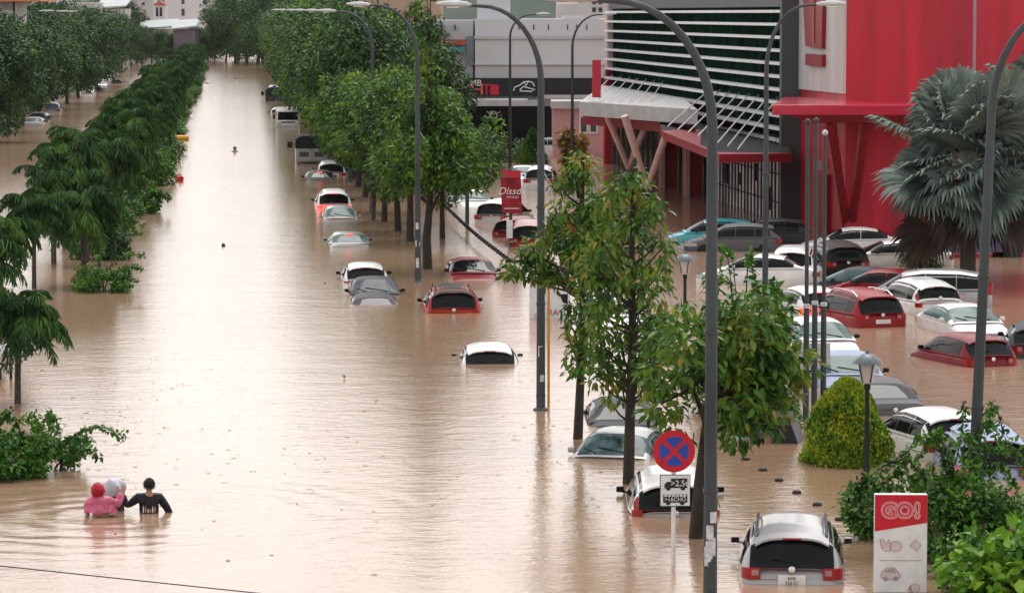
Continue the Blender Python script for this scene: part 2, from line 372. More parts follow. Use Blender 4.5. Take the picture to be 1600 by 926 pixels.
def redblock():
    S0 = G(1243, 350); S1 = G(1320, 373)
    t = thing('red_building', 'windowless wet red building block with pale panel bearing a red exclamation mark', 'building', S1)
    S2 = S1+RT*22; bk = E_FW*24
    def Z(p, z): return Vector((p.x, p.y, z))
    mb = MB(); mb.hexa([Z(S0, -1), Z(S1, -1), Z(S2, -1), Z(S2+bk, -1), ][:4], [Z(S0, 14), Z(S1, 14), Z(S2, 14), Z(S2+bk, 14)])
    n = (S1-S0).cross(Vector((0, 0, 1))).normalized()
    if n.dot(FW) > 0: n = -n
    poly = [S0, S1, S2, S2+bk, S0+bk*.9]
    mb = MB(); k = len(poly); mb.add([Z(p, -1) for p in poly]+[Z(p, 14) for p in poly], [tuple(range(k-1, -1, -1)), tuple(range(k, 2*k))]+[(i, (i+1) % k, k+(i+1) % k, k+i) for i in range(k)])
    mb.build('wall', M_RED, t, world=True)
    u = (S1-S0).normalized(); L = (S1-S0).length
    def P(s, o, z): p = S0+u*s+n*o; return Vector((p.x, p.y, z))
    zb0, zb1 = ZP(S0, 138), ZP(S1, 147)
    zb = (zb0+zb1)/2
    mb = MB(); mb.hexa([P(.05, .003, zb), P(L, .003, zb), P(L, .12, zb), P(.05, .12, zb)], [P(.05, .003, 13.9), P(L, .003, 13.9), P(L, .12, 13.9), P(.05, .12, 13.9)])
    mb.build('panel', M_PANEL, t, world=True)
    # exclamation mark: slanted stem over a dot
    mid = L*.5; zd0, zd1 = ZP(P(mid, .1, 0), 103), ZP(P(mid, .1, 0), 85); zs0, zs1 = ZP(P(mid, .1, 0), 73), ZP(P(mid, .1, 0), -30)
    mb = MB()
    mb.prism([(mid-.38*L/2*.95, zd0), (mid+.32*L/2, zd0), (mid+.32*L/2, zd1), (mid-.38*L/2*.95, zd1)], u, (0, 0, 1), n, S0+n*.122, .18)
    mb.prism([(mid-.36*L/2, zs0), (mid+.30*L/2, zs0-.08), (mid+.34*L/2, zs1), (mid-.52*L/2, zs1)], u, (0, 0, 1), n, S0+n*.122, .18)
    mb.build('exclamation_mark', M_RED2, t, world=True)
    mb = MB()
    mb.prism([(mid-.1, zs0+.1), (mid+.18, zs0+.1), (mid+.1, zs1), (mid-.06, zs1)], u, (0, 0, 1), n, S0+n*.305, .05)
    mb.build('stem_inlay', mat('dull_red', (.4, .09, .1), .5), t, world=True)
    # canopy
    c0, c1 = AT(1206, 180, 105), AT(1470, 181, 105)
    z0 = c0.z; c1.z = z0
    e0, e1 = Z(S0+bk*.02, z0), Z(S2, z0); e1 = Z(c1+E_FW*8, z0); e0 = Z(c0+E_FW*14+RT*1.6, z0)
    mb = MB(); hh = Vector((0, 0, .42))
    mb.hexa([c0, c1, e1, e0], [c0+hh, c1+hh, e1+hh, e0+hh]); mb.build('canopy', mat('canopy_red', (.5, .025, .055), .25, var=.06, coat=.3), t, world=True, bevel=.06)
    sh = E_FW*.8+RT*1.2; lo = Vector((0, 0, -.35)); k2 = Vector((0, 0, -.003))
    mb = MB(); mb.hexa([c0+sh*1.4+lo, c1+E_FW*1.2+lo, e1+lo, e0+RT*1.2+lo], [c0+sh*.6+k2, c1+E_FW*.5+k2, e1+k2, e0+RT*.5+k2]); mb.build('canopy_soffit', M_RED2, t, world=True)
    base = G(1322, 366); base = base-E_FW*1.5
    for ax in (1297, 1352):
        a = AT(ax, 188, 106.5); MB().tube([Vector((base.x, base.y, -.5)), a], [.16, .24], 8).build('strut', M_RED2, t, world=True, smooth=40)
    mb = MB(); w = P(L*.62, .0, 0); mb.hexa([P(L*.58, .003, -1), P(L*.72, .003, -1), P(L*.72, .25, -1), P(L*.58, .25, -1)], [P(L*.58, .003, 2.6), P(L*.72, .003, 2.6), P(L*.72, .25, 2.6), P(L*.58, .25, 2.6)])
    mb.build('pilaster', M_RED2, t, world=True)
    mb = MB(); mb.box(P(L*.62, .35, 3.0), (.35, .25, .4), rz=-YAW); mb.build('wall_lamp', M_PANEL, t, world=True)
redblock()
# ------------------------------------------------------------------ other buildings
M_WHITEWALL = mat('white_render', (.62, .63, .66), .7, var=.06, scale=.3, stretch=(1, 1, .3))
M_OFFWHITE = mat('grey_white_render', (.52, .53, .55), .7, var=.1, scale=.4)
M_BLACK = mat('black_board', (.02, .021, .025), .4)
M_TILE = mat('red_roof_tile', (.42, .1, .07), .6, var=.25, scale=2)
M_PINKWALL = mat('pink_render', (.66, .36, .38), .6, var=.08)
M_WIN = mat('window_glass', (.03, .04, .045), .08, var=.4, spec=.7)
class Front:
    """a building front facing the camera: x along the picture, measured in photo pixels at depth D"""
    def __init__(s, D, px0):
        D *= DK; s.D = D; s.py = 22+CAM_H*FPX/D; s.O = G(px0, s.py); s.px0 = px0
    def X(s, px): return (px-s.px0)*s.D/FPX
    def Zp(s, py): return ZP(s.O, py)
    def box(s, mb, px0, px1, py0, py1, o0, o1):
        """columns px0..px1, rows py0 (top)..py1 (bottom; None = below the water), o metres in front of the face (negative behind)"""
        z1 = s.Zp(py0); z0 = -1 if py1 is None else s.Zp(py1)
        a, b = RT*s.X(px0), RT*s.X(px1)
        c = [s.O+a-E_FW*o0, s.O+b-E_FW*o0, s.O+b-E_FW*o1, s.O+a-E_FW*o1]
        mb.hexa([Vector((p.x, p.y, z0)) for p in c], [Vector((p.x, p.y, z1)) for p in c]); return mb
    def P(s, px, py, o=0): p = s.O+RT*s.X(px)-E_FW*o; return Vector((p.x, p.y, s.Zp(py)))
def shop():
    f = Front(182, 840); t = thing('shop_building', 'long white commercial building with black sign band and dark shopfront', 'building', f.O)
    B_ = lambda nm, m, *a: f.box(MB(), *a).build(nm, m, t, world=True)
    B_('wall', M_WHITEWALL, 742, 958, 30, None, 0, -18)
    B_('wall', M_OFFWHITE, 640, 739, 32, None, -.4, -16)
    B_('roof_block', M_WHITEWALL, 745, 797, -12, 30.4, -1, -8)
    B_('roof_slab', M_OFFWHITE, 880, 935, 25, 30.3, -1, -6)
    B_('cornice', M_OFFWHITE, 741, 956, 56, 61, .18, .003)
    B_('ledge', M_WHITEWALL, 741, 956, 99.5, 101.5, .22, .003)
    B_('recess', mat('grey_green_panel', (.2, .25, .26), .6), 728, 740, 57, 102, -.2, -.6)
    B_('red_band', M_TILE, 672, 727, 62, 71, .1, -.397)
    for x in (690, 710, 810, 833, 856, 886, 900, 916): B_('slit_window', M_BLACK, x, x+1.6, 39, 47, .03, -.2 if x > 740 else -.5)
    B_('sign_band', M_BLACK, 722, 955, 122, 150, .5, .003)
    B_('sign_ledge', M_OFFWHITE, 711, 850, 156, 165, 1.4, .003)
    B_('ledge_end', M_PANEL, 850, 955, 148, 154, .9, .503)
    B_('shopfront', M_BLACKGLASS, 728, 862, 166, None, .1, .003)
    for i in range(7): B_('shopfront_mullion', M_DARKCLAD, 730+i*21, 731+i*21, 167, None, .2, .103)
    B_('awning', mat('teal_awning', (.05, .25, .25), .6), 697, 726, 72.5, 82, 1.3, -.395)
    # sign lettering: an orange-red HT block, white capitals and a car drawn in white line
    rot = (math.pi/2, 0, -YAW)
    L = lambda p: p-f.O
    O1, R1 = mat('sign_orange', (.75, .16, .08), .5), mat('sign_red', (.6, .02, .06), .5)
    w = .52
    text('letter', 'H', 1.1, O1, t, L(f.P(745.5, 140.5, w)), rot, .03, xs=1.25)
    text('letter', 'T', 1.1, R1, t, L(f.P(760, 140.5, w)), rot, .03, xs=1.1)
    B_('sign_block', R1, 766, 779, 132.5, 148, .56, .503)
    text('letter', 'C ELMB', .62, M_WHITE, t, L(f.P(722+8, 130, w)), rot, .02)
    mb = MB()
    def line(pts): mb.tube([f.P(x, y, .54) for x, y in pts], .045, 5)
    line([(802, 142), (804, 136), (812, 133), (818, 128), (826, 127), (832, 129), (835, 135)]); line([(812, 140), (818, 135), (828, 138), (836, 140), (830, 143), (812, 142)]); line([(818, 128), (822, 134), (825, 128)])
    mb.build('car_drawing', M_WHITE, t, world=True)
    mb = MB(); c = f.P(771, 180, .16)
    mb.tube([c+RT*.25*math.cos(a)+Vector((0, 0, .25*math.sin(a))) for a in np.linspace(0, 2*math.pi, 13)], .05, 5); mb.tube([c-RT*.5+Vector((0, 0, .25)), c-RT*.2+Vector((0, 0, .1)), c+RT*.2+Vector((0, 0, .1)), c+RT*.5+Vector((0, 0, .25))], .04, 5); mb.build('emblem', M_WHITE, t, world=True)
    mb = MB()
    for x in (745, 762, 800): p = f.P(x, 157.5, .8); mb.box(p, (1.2 if x < 790 else 2.2, .5, .35), rz=-YAW)
    mb.build('ledge_box', M_WHITE, t, world=True, bevel=.05)
    f2 = Front(172, 905); t2 = thing('pink_house', 'small pink house with white framed windows beside black shopfront', 'house', f2.O)
    f2.box(MB(), 864, 948, 170, None, 0, -4).build('wall', M_PINKWALL, t2, world=True)
    f2.box(MB(), 861, 951, 158, 169.6, .5, -4.2).build('roof', M_OFFWHITE, t2, world=True)
    for x in (905, 920):
        w_ = f2.box(MB(), x, x+14, 181, 209, .1, .003).build('window', M_WHITE, t2, world=True)
        f2.box(MB(), x+2.5, x+11.5, 183.5, 206, .13, .103).build('pane', M_WIN, w_).location = -f2.O
shop()
def house(name, label, D, px0, px1, top, m, cat='building', depth=10, wins=(), roof=None, roofm=None, winsize=(5, 7)):
    f = Front(D, (px0+px1)/2); t = thing(name, label, cat, f.O)
    f.box(MB(), px0, px1, top, None, 0, -depth).build('wall', m, t, world=True)
    for x, y in wins: f.box(MB(), x, x+winsize[0], y, y+winsize[1], .06, -.2).build('window', M_WIN, t, world=True)
    if roof == 'gable':
        a, b, r = f.P(px0-2, top, .5), f.P(px1+2, top, .5), f.P((px0+px1)/2, top-(px1-px0)*.32, .5); bk = E_FW*(depth+1)
        MB().add([a, b, r, a+bk, b+bk, r+bk], [(0, 1, 2), (3, 5, 4), (0, 2, 5, 3), (1, 4, 5, 2), (0, 3, 4, 1)]).build('roof', roofm, t, world=True)
    elif roof == 'shed':
        a, b = f.P(px0-3, top+1, 1), f.P(px1+3, top-3, 1); bk = E_FW*(depth+1)+Vector((0, 0, 1.5)); h = Vector((0, 0, .3))
        MB().hexa([a, b, b+bk, a+bk], [a+h, b+h, b+bk+h, a+bk+h]).build('roof', roofm, t, world=True)
    elif roof == 'flat':
        f.box(MB(), px0-1.5, px1+1.5, top-2, top-.05, .4, -depth-.4).build('roof', roofm, t, world=True)
    return t, f
M_TIN = mat('grey_tin_roof', (.42, .45, .45), .5, var=.15, scale=.5)
M_TEALTIN = mat('pale_green_tin', (.35, .42, .4), .5, var=.15)
M_BROWN = mat('tan_render', (.4, .3, .22), .7, var=.15)
house('apartment_block', 'large white far building with small square windows closing the street', 600, 258, 352, -14, M_WHITEWALL, depth=18, wins=[(x, y) for y in (-4, 14) for x in (284, 318, 338)], winsize=(5, 11), roof='flat', roofm=M_OFFWHITE)
house('bell_tower', 'thin white tower with pointed red roof among far houses', 560, 241, 259, 8, M_WHITEWALL, 'tower', depth=3, wins=[(244, 12), (250, 12)], winsize=(4, 14), roof='gable', roofm=M_TILE)
house('warehouse', 'low white shed with pale green tin roof at end of side street', 520, 216, 272, 46, M_OFFWHITE, 'shed', wins=[(222, 50)], winsize=(8, 3), roof='shed', roofm=M_TEALTIN)
house('small_shed', 'low dark purple shed beside white tin roofed one', 500, 271, 305, 46, mat('purple_grey', (.2, .17, .2), .7), 'shed', roof='shed', roofm=M_TIN)
house('white_house', 'white flat roofed house rising above trees of side street', 430, 108, 150, 6, M_OFFWHITE, 'house', wins=[(128, 19), (137, 20)], winsize=(5, 9), roof='flat', roofm=M_WHITEWALL)
house('tin_roof_house', 'grey tin roofed house next to white flat roofed one', 470, 152, 196, 14, M_PANEL, 'house', wins=[(176, 22)], winsize=(5, 6), roof='shed', roofm=M_TIN)
house('grey_house', 'grey far house behind tin roofed house', 620, 196, 240, -3, M_PANEL, 'house', wins=[(205, 4), (222, 4)], winsize=(5, 5), roof='shed', roofm=M_TIN)
house('red_roofed_house', 'white house with red tiled roof rising behind street trees', 330, 613, 668, 32, M_WHITEWALL, 'house', wins=[(620, 34)], winsize=(12, 12), roof='gable', roofm=M_TILE)
house('tan_building', 'tan building behind red roofed white house', 380, 560, 690, -8, M_BROWN, wins=[(585, 6), (600, 6), (650, 4)], winsize=(8, 12), roof='flat', roofm=M_OFFWHITE)
house('pale_tower_block', 'pale grey block standing behind shop roof', 330, 870, 950, -25, M_OFFWHITE, wins=[(x, y) for x in (925, 935) for y in (0, 12)], winsize=(6, 7), roof='flat', roofm=M_OFFWHITE)
def balcony_building():
    f = Front(255, 5); t = thing('balcony_building', 'grey glazed balcony building at frame edge over side street', 'building', f.O)
    f.box(MB(), -80, 22, -10, None, -1, -10).build('wall', M_PANEL, t, world=True)
    f.box(MB(), -80, 25, 55, 68, .3, -.99).build('balcony', M_OFFWHITE, t, world=True)
    f.box(MB(), -80, 25, 16, 25, .3, -.99).build('balcony_slab', M_OFFWHITE, t, world=True)
    f.box(MB(), -79, 24.4, 26, 54.6, .1, -.9).build('glazing', mat('blue_grey_glass', (.1, .12, .15), .15, var=.5, scale=.8), t, world=True)
    mb = MB()
    for i in range(5): f.box(mb, -30+i*11, -29.2+i*11, 26, 54.6, .2, .103)
    f.box(mb, 23, 26, -12, 68.5, .45, .303); mb.build('mullion', M_DARKCLAD, t, world=True)
    f.box(MB(), -80, 68, -6, 2.5, 1.5, -12).build('roof', mat('orange_roof', (.6, .2, .1), .5), t, world=True)
balcony_building()
# ------------------------------------------------------------------ cars
M_GLASS = mat('tinted_glass', (.006, .008, .009), .06, var=.3, spec=.18)
M_GLASST = mat('teal_tinted_glass', (.09, .15, .145), .09, var=.25, spec=.1)
M_RUB = mat('black_plastic', (.012, .012, .013), .5)
M_TAIL = mat('tail_lamp_red', (.33, .006, .01), .2, coat=.25)
M_TAILON = mat('tail_lamp_lit', (1, .05, .03), .3, emit=2.2)
M_TAILCL = mat('tail_lamp_clear', (.4, .2, .2), .2, coat=.2)
M_HEAD = mat('headlamp_glass', (.5, .52, .54), .1, coat=.6)
M_CHROME = mat('chrome', (.7, .7, .72), .15, 1)
M_PLATE = mat('plate_white', (.72, .72, .7), .45)
M_TYRE = mat('tyre_rubber', (.02, .02, .021), .8)
PAINT = {'white': (.8, .81, .81), 'pearl': (.66, .67, .66), 'silver': (.36, .375, .39), 'grey': (.12, .125, .135), 'darkgrey': (.04, .043, .047), 'black': (.015, .016, .018),
         'red': (.27, .008, .018), 'maroon': (.19, .008, .018), 'teal': (.05, .42, .5), 'lightblue': (.34, .42, .6), 'purple': (.13, .13, .24), 'slate': (.06, .068, .085), 'rose': (.6, .45, .46), 'orange': (.5, .045, .02), 'bluegrey': (.25, .31, .36)}
def paint(c):
    q = PAINT[c]; mud = (.36, .25, .17); k = .2 if sum(q) > 1 else .08
    return mat('paint_'+c, q, stain=tuple(lerp(u, v, k) for u, v in zip(q, mud)), rough=.3 if c in ('white', 'silver', 'pearl', 'teal', 'red', 'maroon') else .45, metal=.25 if c in ('silver', 'bluegrey') else 0, var=.09, scale=1.7, coat=.5 if c in ('white', 'silver', 'pearl', 'teal') else .0, spec=.35 if c in ('white', 'silver', 'pearl', 'teal') else .2 if c in ('red', 'maroon', 'orange') else .07)
KIND = {
 'sedan': dict(L=4.45, W=1.76, deck=[(-2.225, .74), (-2.19, 1.0), (-1.6, 1.06), (1.1, .99), (2.0, .78), (2.225, .55)], roof=[(-1.72, 1.05), (-1.0, 1.385), (-.5, 1.46), (.05, 1.47), (.42, 1.41), (1.3, .98)], rg=(-1.62, -1.0), ws=(.45, 1.2), sg=(-1.35, 1.0), tl=(.74, .90, .5)),
 'hatch': dict(L=3.95, W=1.70, deck=[(-1.975, .7), (-1.94, .96), (-1.7, 1.02), (.95, 1.0), (1.75, .8), (1.975, .55)], roof=[(-1.93, .99), (-1.52, 1.45), (-.9, 1.52), (-.2, 1.53), (.25, 1.47), (1.15, 1.0)], rg=(-1.905, -1.55), ws=(.3, 1.05), sg=(-1.5, .9), tl=(.74, .94, .52)),
 'suv': dict(L=4.6, W=1.84, deck=[(-2.3, .8), (-2.27, 1.07), (-2.0, 1.13), (1.15, 1.1), (2.0, .95), (2.3, .65)], roof=[(-2.25, 1.09), (-1.95, 1.66), (-1.3, 1.76), (-.2, 1.79), (.42, 1.72), (1.35, 1.09)], rg=(-2.24, -1.97), ws=(.5, 1.25), sg=(-1.85, 1.05), tl=(.90, 1.10, .5)),
 'mpv': dict(L=4.55, W=1.75, deck=[(-2.27, .75), (-2.24, 1.05), (-2.0, 1.1), (1.3, 1.02), (2.0, .85), (2.27, .6)], roof=[(-2.23, 1.07), (-1.95, 1.56), (-1.2, 1.68), (0, 1.69), (.6, 1.6), (1.6, 1.0)], rg=(-2.18, -1.98), ws=(.7, 1.5), sg=(-1.85, 1.2), tl=(.9, 1.2, .6)),
 'van': dict(L=4.6, W=1.72, deck=[(-2.3, .7), (-2.29, 1.1), (1.9, 1.1), (2.2, .95), (2.3, .6)], roof=[(-2.295, 1.05), (-2.22, 1.82), (-1.8, 1.92), (1.0, 1.92), (1.35, 1.84), (2.05, 1.08)], rg=(-2.285, -2.2), ws=(1.42, 2.0), sg=(-1.9, 1.75), tl=(.8, 1.0, .6)),
}
def smoothed(pts, y, w):
    px = [p[0] for p in pts]; pz = [p[1] for p in pts]; acc = 0
    for k in (-1, -.5, 0, .5, 1): acc = acc + np.interp(np.asarray(y)+k*w, px, pz)*(1 if abs(k) > .7 else 2 if abs(k) > .2 else 2)
    return acc/8
class Car:
    def __init__(s, kind):
        k = KIND[kind]; s.k = k; s.L = k['L']; s.W = k['W']; s.y0 = k['roof'][0][0]; s.y1 = k['roof'][-1][0]
    def w(s, y): return np.interp(y, [-s.L/2, -s.L/2+.1, -s.L/2+.35, -s.L/2+.9, s.L/2-1.1, s.L/2-.5, s.L/2-.15, s.L/2], [.80, .90, .965, 1, 1, .96, .86, .70])*s.W/2
    def deck(s, y): return smoothed(s.k['deck'], y, .06)
    def zb(s, y): return s.deck(np.clip(y, s.y0, s.y1))-.04
    def top(s, y): return np.maximum(smoothed(s.k['roof'], np.clip(y, s.y0-.2, s.y1+.2), .09), s.zb(y)+.005)
    def gh(s, y, th):
        """greenhouse surface point: station y, section angle th (0 left belt .. pi right belt)"""
        zb = float(s.zb(y)); H = float(s.top(y))-zb; n = 3.6
        c, sn = math.cos(th), math.sin(th)
        x = math.copysign(abs(c)**(2/n), c); z = abs(sn)**(2/n)*H*(1+.02*(1-x*x))
        f = z/.6; Wb = float(s.w(y))*.985
        X = -x*Wb*(1-.19*min(f, 1.1))
        mid = (s.y0+s.y1)/2
        bow = .16*max(0, (y-(s.k['ws'][0]-.3))/(s.y1-s.k['ws'][0]+.3))-.09*max(0, ((s.k['rg'][1]+.25)-y)/(s.k['rg'][1]+.25-s.y0))
        bow = bow-(.16 if y > mid else -.09)*.6*abs(min(1, abs((y-mid)/(s.y1-mid))))**2
        return Vector((X, y-(.16*.6 if y > mid else -.09*.6)*0+bow*(1-(x*x)), zb+z))
    def normal(s, y, th):
        e = .01; a = s.gh(y+e, th)-s.gh(y-e, th); b = s.gh(y, min(math.pi, th+e))-s.gh(y, max(0, th-e)); n = b.cross(a)
        if n.length < 1e-9: return Vector((0, 0, 1))
        n.normalize(); c = s.gh(y, th)-Vector((0, y*.6, .9))
        return n if n.dot(c) > 0 else -n
    def ysamples(s, n=46):
        y = np.linspace(s.y0, s.y1, 600); z = s.top(y); d = np.concatenate([[0], np.cumsum(np.hypot(np.diff(y), np.diff(z)))])
        return np.interp(np.linspace(0, d[-1], n), d, y)
    def body(s):
        mb = MB()
        ys = sorted(set(list(np.linspace(-s.L/2, s.L/2, 26))+[-s.L/2+.02, -s.L/2+.05, -s.L/2+.1, -s.L/2+.2, s.L/2-.03, s.L/2-.09, s.L/2-.2]))
        rows = []; n = 7
        for y in ys:
            w = float(s.w(y)); z1 = float(s.deck(y)); zm = .58; r = []
            for i in range(17):
                th = math.pi*i/16; c, sn = math.cos(th), math.sin(th)
                r.append((-math.copysign(abs(c)**(2/n), c)*w*(1-.02*abs(sn)), y, zm+abs(sn)**(2/n)*max(z1-zm, .05)+.02*abs(sn)))
            r = [(-w*.9, y, .22)]+r+[(w*.9, y, .22)]; rows.append(r)
        mb.grid(rows); m = len(rows[0])
        mb.f.append(tuple(range(m))); mb.f.append(tuple((len(rows)-1)*m+k for k in range(m-1, -1, -1)))
        for i in range(len(rows)-1): mb.f.append((i*m, (i+1)*m, (i+1)*m+m-1, i*m+m-1))
        rows = [[s.gh(y, math.pi*i/24) for i in range(25)] for y in s.ysamples()]
        mb.grid(rows); return mb
    def pane(s, ya, yb, xf, off=.008, nx=10, ny=8):
        """windscreen-like pane across the car between stations ya, yb, out to the fraction xf of the half width"""
        rows = []
        for j in range(ny+1):
            y = lerp(ya, yb, j/ny); row = []
            for i in range(nx+1):
                f = lerp(-xf, xf, i/nx); th = math.acos(math.copysign(abs(f)**1.8, -f)); th = math.pi-th if False else th
                row.append(s.gh(y, th)+s.normal(y, th)*off)
            rows.append(row)
        mb = MB(); mb.grid(rows); return mb
    def side(s, sg, ya, yb, lo=.05, hi=.80, off=.008, n=14):
        rows = [[], [], [], []]
        for i in range(n+1):
            y = lerp(ya, yb, i/n); H = float(s.top(y)-s.zb(y)); a = lo/H; b = hi
            if b < a+.02: continue
            for j in range(4):
                f = lerp(a, b, j/3); th = math.asin(min(1, f)**1.8); th = th if sg < 0 else math.pi-th
                rows[j].append(s.gh(y, th)+s.normal(y, th)*off)
        mb = MB(); mb.grid(rows); return mb
    def wrap(s, sg, z0, z1, xin, end=-1, depth=.34, off=.014, top_in=None):
        """lamp wrapping the body corner: sg side, end -1 rear / +1 front"""
        e = end*s.L/2; pts = []
        for t in np.linspace(1, 0, 6): y = e-end*depth*t; pts.append(Vector((float(s.w(y))*1.0+off, y, 0)))
        for t in np.linspace(0, 1, 4)[1:]: pts.append(Vector((lerp(float(s.w(e)), xin*s.W/2, t), e+end*off, 0)))
        mb = MB(); rows = []
        for z in (z0, z1):
            rows.append([Vector((p.x*sg, p.y, z)) for p in pts])
        inn = [[Vector((p.x*sg*.93, p.y-end*.04, p.z)) for p in r] for r in rows]
        mb.grid([inn[0], rows[0], rows[1], inn[1]]); return mb
CARS = {}
def car(px, py, ref, yaw, kind, col, sink, label, name='car', cat='car', glass=None, lit=False, roofcol=None, rails=False, vert=False, wheels=False, mirrors=True, plate=None, spoiler=None,
        emblem=True, pitch=0, roll=0, group='cars stranded in flood water', front=None, rise=0, sunroof=False, fin=False, tl=None, cab=False, scale=1.0, lamps=True):
    c = Car(kind); k = c.k; a = R(yaw); hd = RT*0+Vector((math.sin(a+YAW*0), math.cos(a), 0))
    g = G(px, py)
    if ref == 'rear': p = g+hd*(c.L/2-.08)*scale
    elif ref == 'front': p = g-hd*(c.L/2-.08)*scale
    else: p = g+E_FW*(c.W/2)*scale
    t = thing(name, label, cat, (p.x, p.y, -sink), -a, group); t.rotation_euler = (R(pitch), R(roll), -a); t.scale = (scale,)*3
    gm = glass or M_GLASS; pm = paint(col)
    c.body().build('body', pm, t, smooth=32)
    if roofcol:
        c.pane(k['rg'][1]-.02, k['ws'][0]+.02, .93, off=.004, ny=10).build('roof_panel', paint(roofcol), t, smooth=40)
    rv = kind in ('hatch', 'suv', 'mpv', 'van')
    c.pane(k['rg'][0], k['rg'][1]+.03, .87 if not rv else .91).build('rear_window', gm, t, smooth=40)
    c.pane(k['ws'][0], k['ws'][1], .88).build('windshield', gm, t, smooth=40)
    ys0, ys1 = k['sg']; bm_ = lerp(ys0, ys1, .46)
    cuts = [ys0, bm_-.012, bm_+.012, ys1] if kind == 'sedan' else [ys0, lerp(ys0, ys1, .25)-.012, lerp(ys0, ys1, .25)+.012, lerp(ys0, ys1, .58)-.012, lerp(ys0, ys1, .58)+.012, ys1]
    for sg in (-1, 1):
        for i in range(0, len(cuts), 2): c.side(sg, cuts[i], cuts[i+1]).build('side_window', gm, t, smooth=40)
    tz0, tz1, xin = tl or k['tl']
    if lamps:
      for sg in (-1, 1):
        if vert:      # tall lamps running up the rear pillars
            mb = c.wrap(sg, tz0-.02, tz0+.12, .70, depth=.16)
            pts = [(k['rg'][0]-.0, .12), (k['rg'][0]+.05, .45), (k['rg'][1]-.02, .78)]
            rows = []
            for y, f in pts:
                th0, th1 = math.asin(min(.97, f)**1.8), None
                th0 = math.acos(.99**1.8); th1 = math.acos(.915**1.8)
                r = []
                for th in (th0, (th0+th1)/2, th1):
                    th = math.pi-th if sg > 0 else th; r.append(c.gh(y, th)+c.normal(y, th)*.02)
                rows.append(r)
            mb.grid(rows); mb.build('tail_light', M_TAILON if lit else M_TAIL, t, smooth=40)
        else:
            mb = c.wrap(sg, tz0, tz1, xin, depth=.2); o = mb.build('tail_light', M_TAILON if lit else M_TAIL, t, smooth=50)
            e = -c.L/2; x0, x1 = (xin+.03)*c.W/2, (xin+.16)*c.W/2
            MB().box((sg*(x0+x1)/2, e-.02, lerp(tz0, tz1, .62)), (x1-x0, .02, (tz1-tz0)*.5)).build('reverse_lamp', M_TAILCL, o)
        c.wrap(sg, k['deck'][-2][1]-.18, k['deck'][-2][1]-.04, .5, end=1, depth=.5).build('headlight', M_HEAD, t, smooth=50)
    if mirrors:
        ym = k['ws'][1]-.42
        for sg in (-1, 1):
            xw = float(c.w(ym)); zb = float(c.zb(ym))
            mb = MB(); mb.box((sg*(xw+.09), ym, zb+.10), (.16, .1, .12)); mb.box((sg*(xw+.01), ym+.02, zb+.05), (.1, .05, .04))
            o = mb.build('mirror', pm if col in ('silver',) or mirrors == 'body' else M_RUB, t, bevel=.035, smooth=50)
            MB().box((sg*(xw+.09), ym-.053, zb+.10), (.125, .006, .085)).build('mirror_glass', M_GLASS, o)
    zr = float(c.deck(-c.L/2+.03)); e = -c.L/2
    if emblem: MB().lathe([(.055, 0), (.06, .012), (.03, .02)], seg=12).build('emblem', M_CHROME, t, loc=(0, e-.002, tz1-.02)).rotation_euler = (R(90), 0, 0)
    if plate is not None:
        o = MB().box((0, e-.02, tz0-.02), (.47, .02, .2) if plate else (.5, .02, .13)).build('license_plate', M_PLATE, t, bevel=.006)
        if isinstance(plate, str) and plate:
            a_, b_ = plate.split('/')
            text('plate_text', a_, .085, M_BLACK, o, (0, e-.034, tz0+.025), (R(90), 0, 0), .002); text('plate_text', b_, .085, M_BLACK, o, (0, e-.034, tz0-.06), (R(90), 0, 0), .002)
    if rails:
        for sg in (-1, 1):
            ya, yb = k['rg'][1]+.25, k['ws'][0]-.1; pts = []
            for i in range(7):
                y = lerp(ya, yb, i/6); th = math.acos(.80**1.8); th = math.pi-th if sg > 0 else th
                q = c.gh(y, th); pts.append(q+Vector((0, 0, .09 if 0 < i < 6 else .0)))
            MB().tube(pts, .025, 6).build('roof_rail', M_RUB if rails == 'black' else M_CHROME, t, smooth=50)
    if spoiler or (spoiler is None and rv and kind != 'van'):
        y = k['rg'][1]+.02; row = []
        for i in range(11):
            f = lerp(-.84, .84, i/10); th = math.acos(math.copysign(abs(f)**1.8, -f)); row.append(c.gh(y+.10, th)+Vector((0, 0, .012)))
        bk = Vector((0, -.24, -.055)); dn = Vector((0, .05, -.05))
        mb = MB(); mb.grid([row, [p+bk for p in row], [p+bk+Vector((0, 0, -.035)) for p in row], [p+dn for p in row]]); sp = mb.build('spoiler', paint(roofcol) if roofcol else pm, t, smooth=40)
        MB().box((0, y-.135, float(c.top(y+.1))-.052), (.32, .02, .025)).build('brake_light', M_TAILON if lit else M_TAIL, sp)
    elif lit:
        y = k['rg'][1]-.02; q = c.gh(y, math.pi/2); MB().box((0, q.y-.05, q.z-.0), (.3, .06, .05)).build('brake_light', M_TAILON, t)
    if rv:
        q0 = c.gh(lerp(*k['rg'], .25), math.pi/2); nrm = c.normal(lerp(*k['rg'], .25), math.pi/2)
        MB().tube([q0+nrm*.02+Vector((.05, 0, -.03)), q0+nrm*.03+Vector((-.33, .02, .05))], .012, 5).build('rear_wiper', M_RUB, t)
    for i, x in enumerate((-.25, .15)):
        y = k['ws'][1]-.02; q = c.gh(y, math.pi/2+x*1.2); n2 = c.gh(y-.2, math.pi/2+x*1.2+.5); MB().tube([q+Vector((0, 0, .025)), n2+Vector((0, 0, .03))], .012, 5).build('wiper', M_RUB, t)
    if fin:
        q = c.gh(k['rg'][1]+.3, math.pi/2); MB().add([(0, q.y-.09, q.z), (.025, q.y-.02, q.z), (-.025, q.y-.02, q.z), (0, q.y+.13, q.z), (0, q.y-.07, q.z+.09)], [(0, 1, 4), (0, 4, 2), (1, 3, 4), (2, 4, 3)]).build('shark_fin', M_RUB, t)
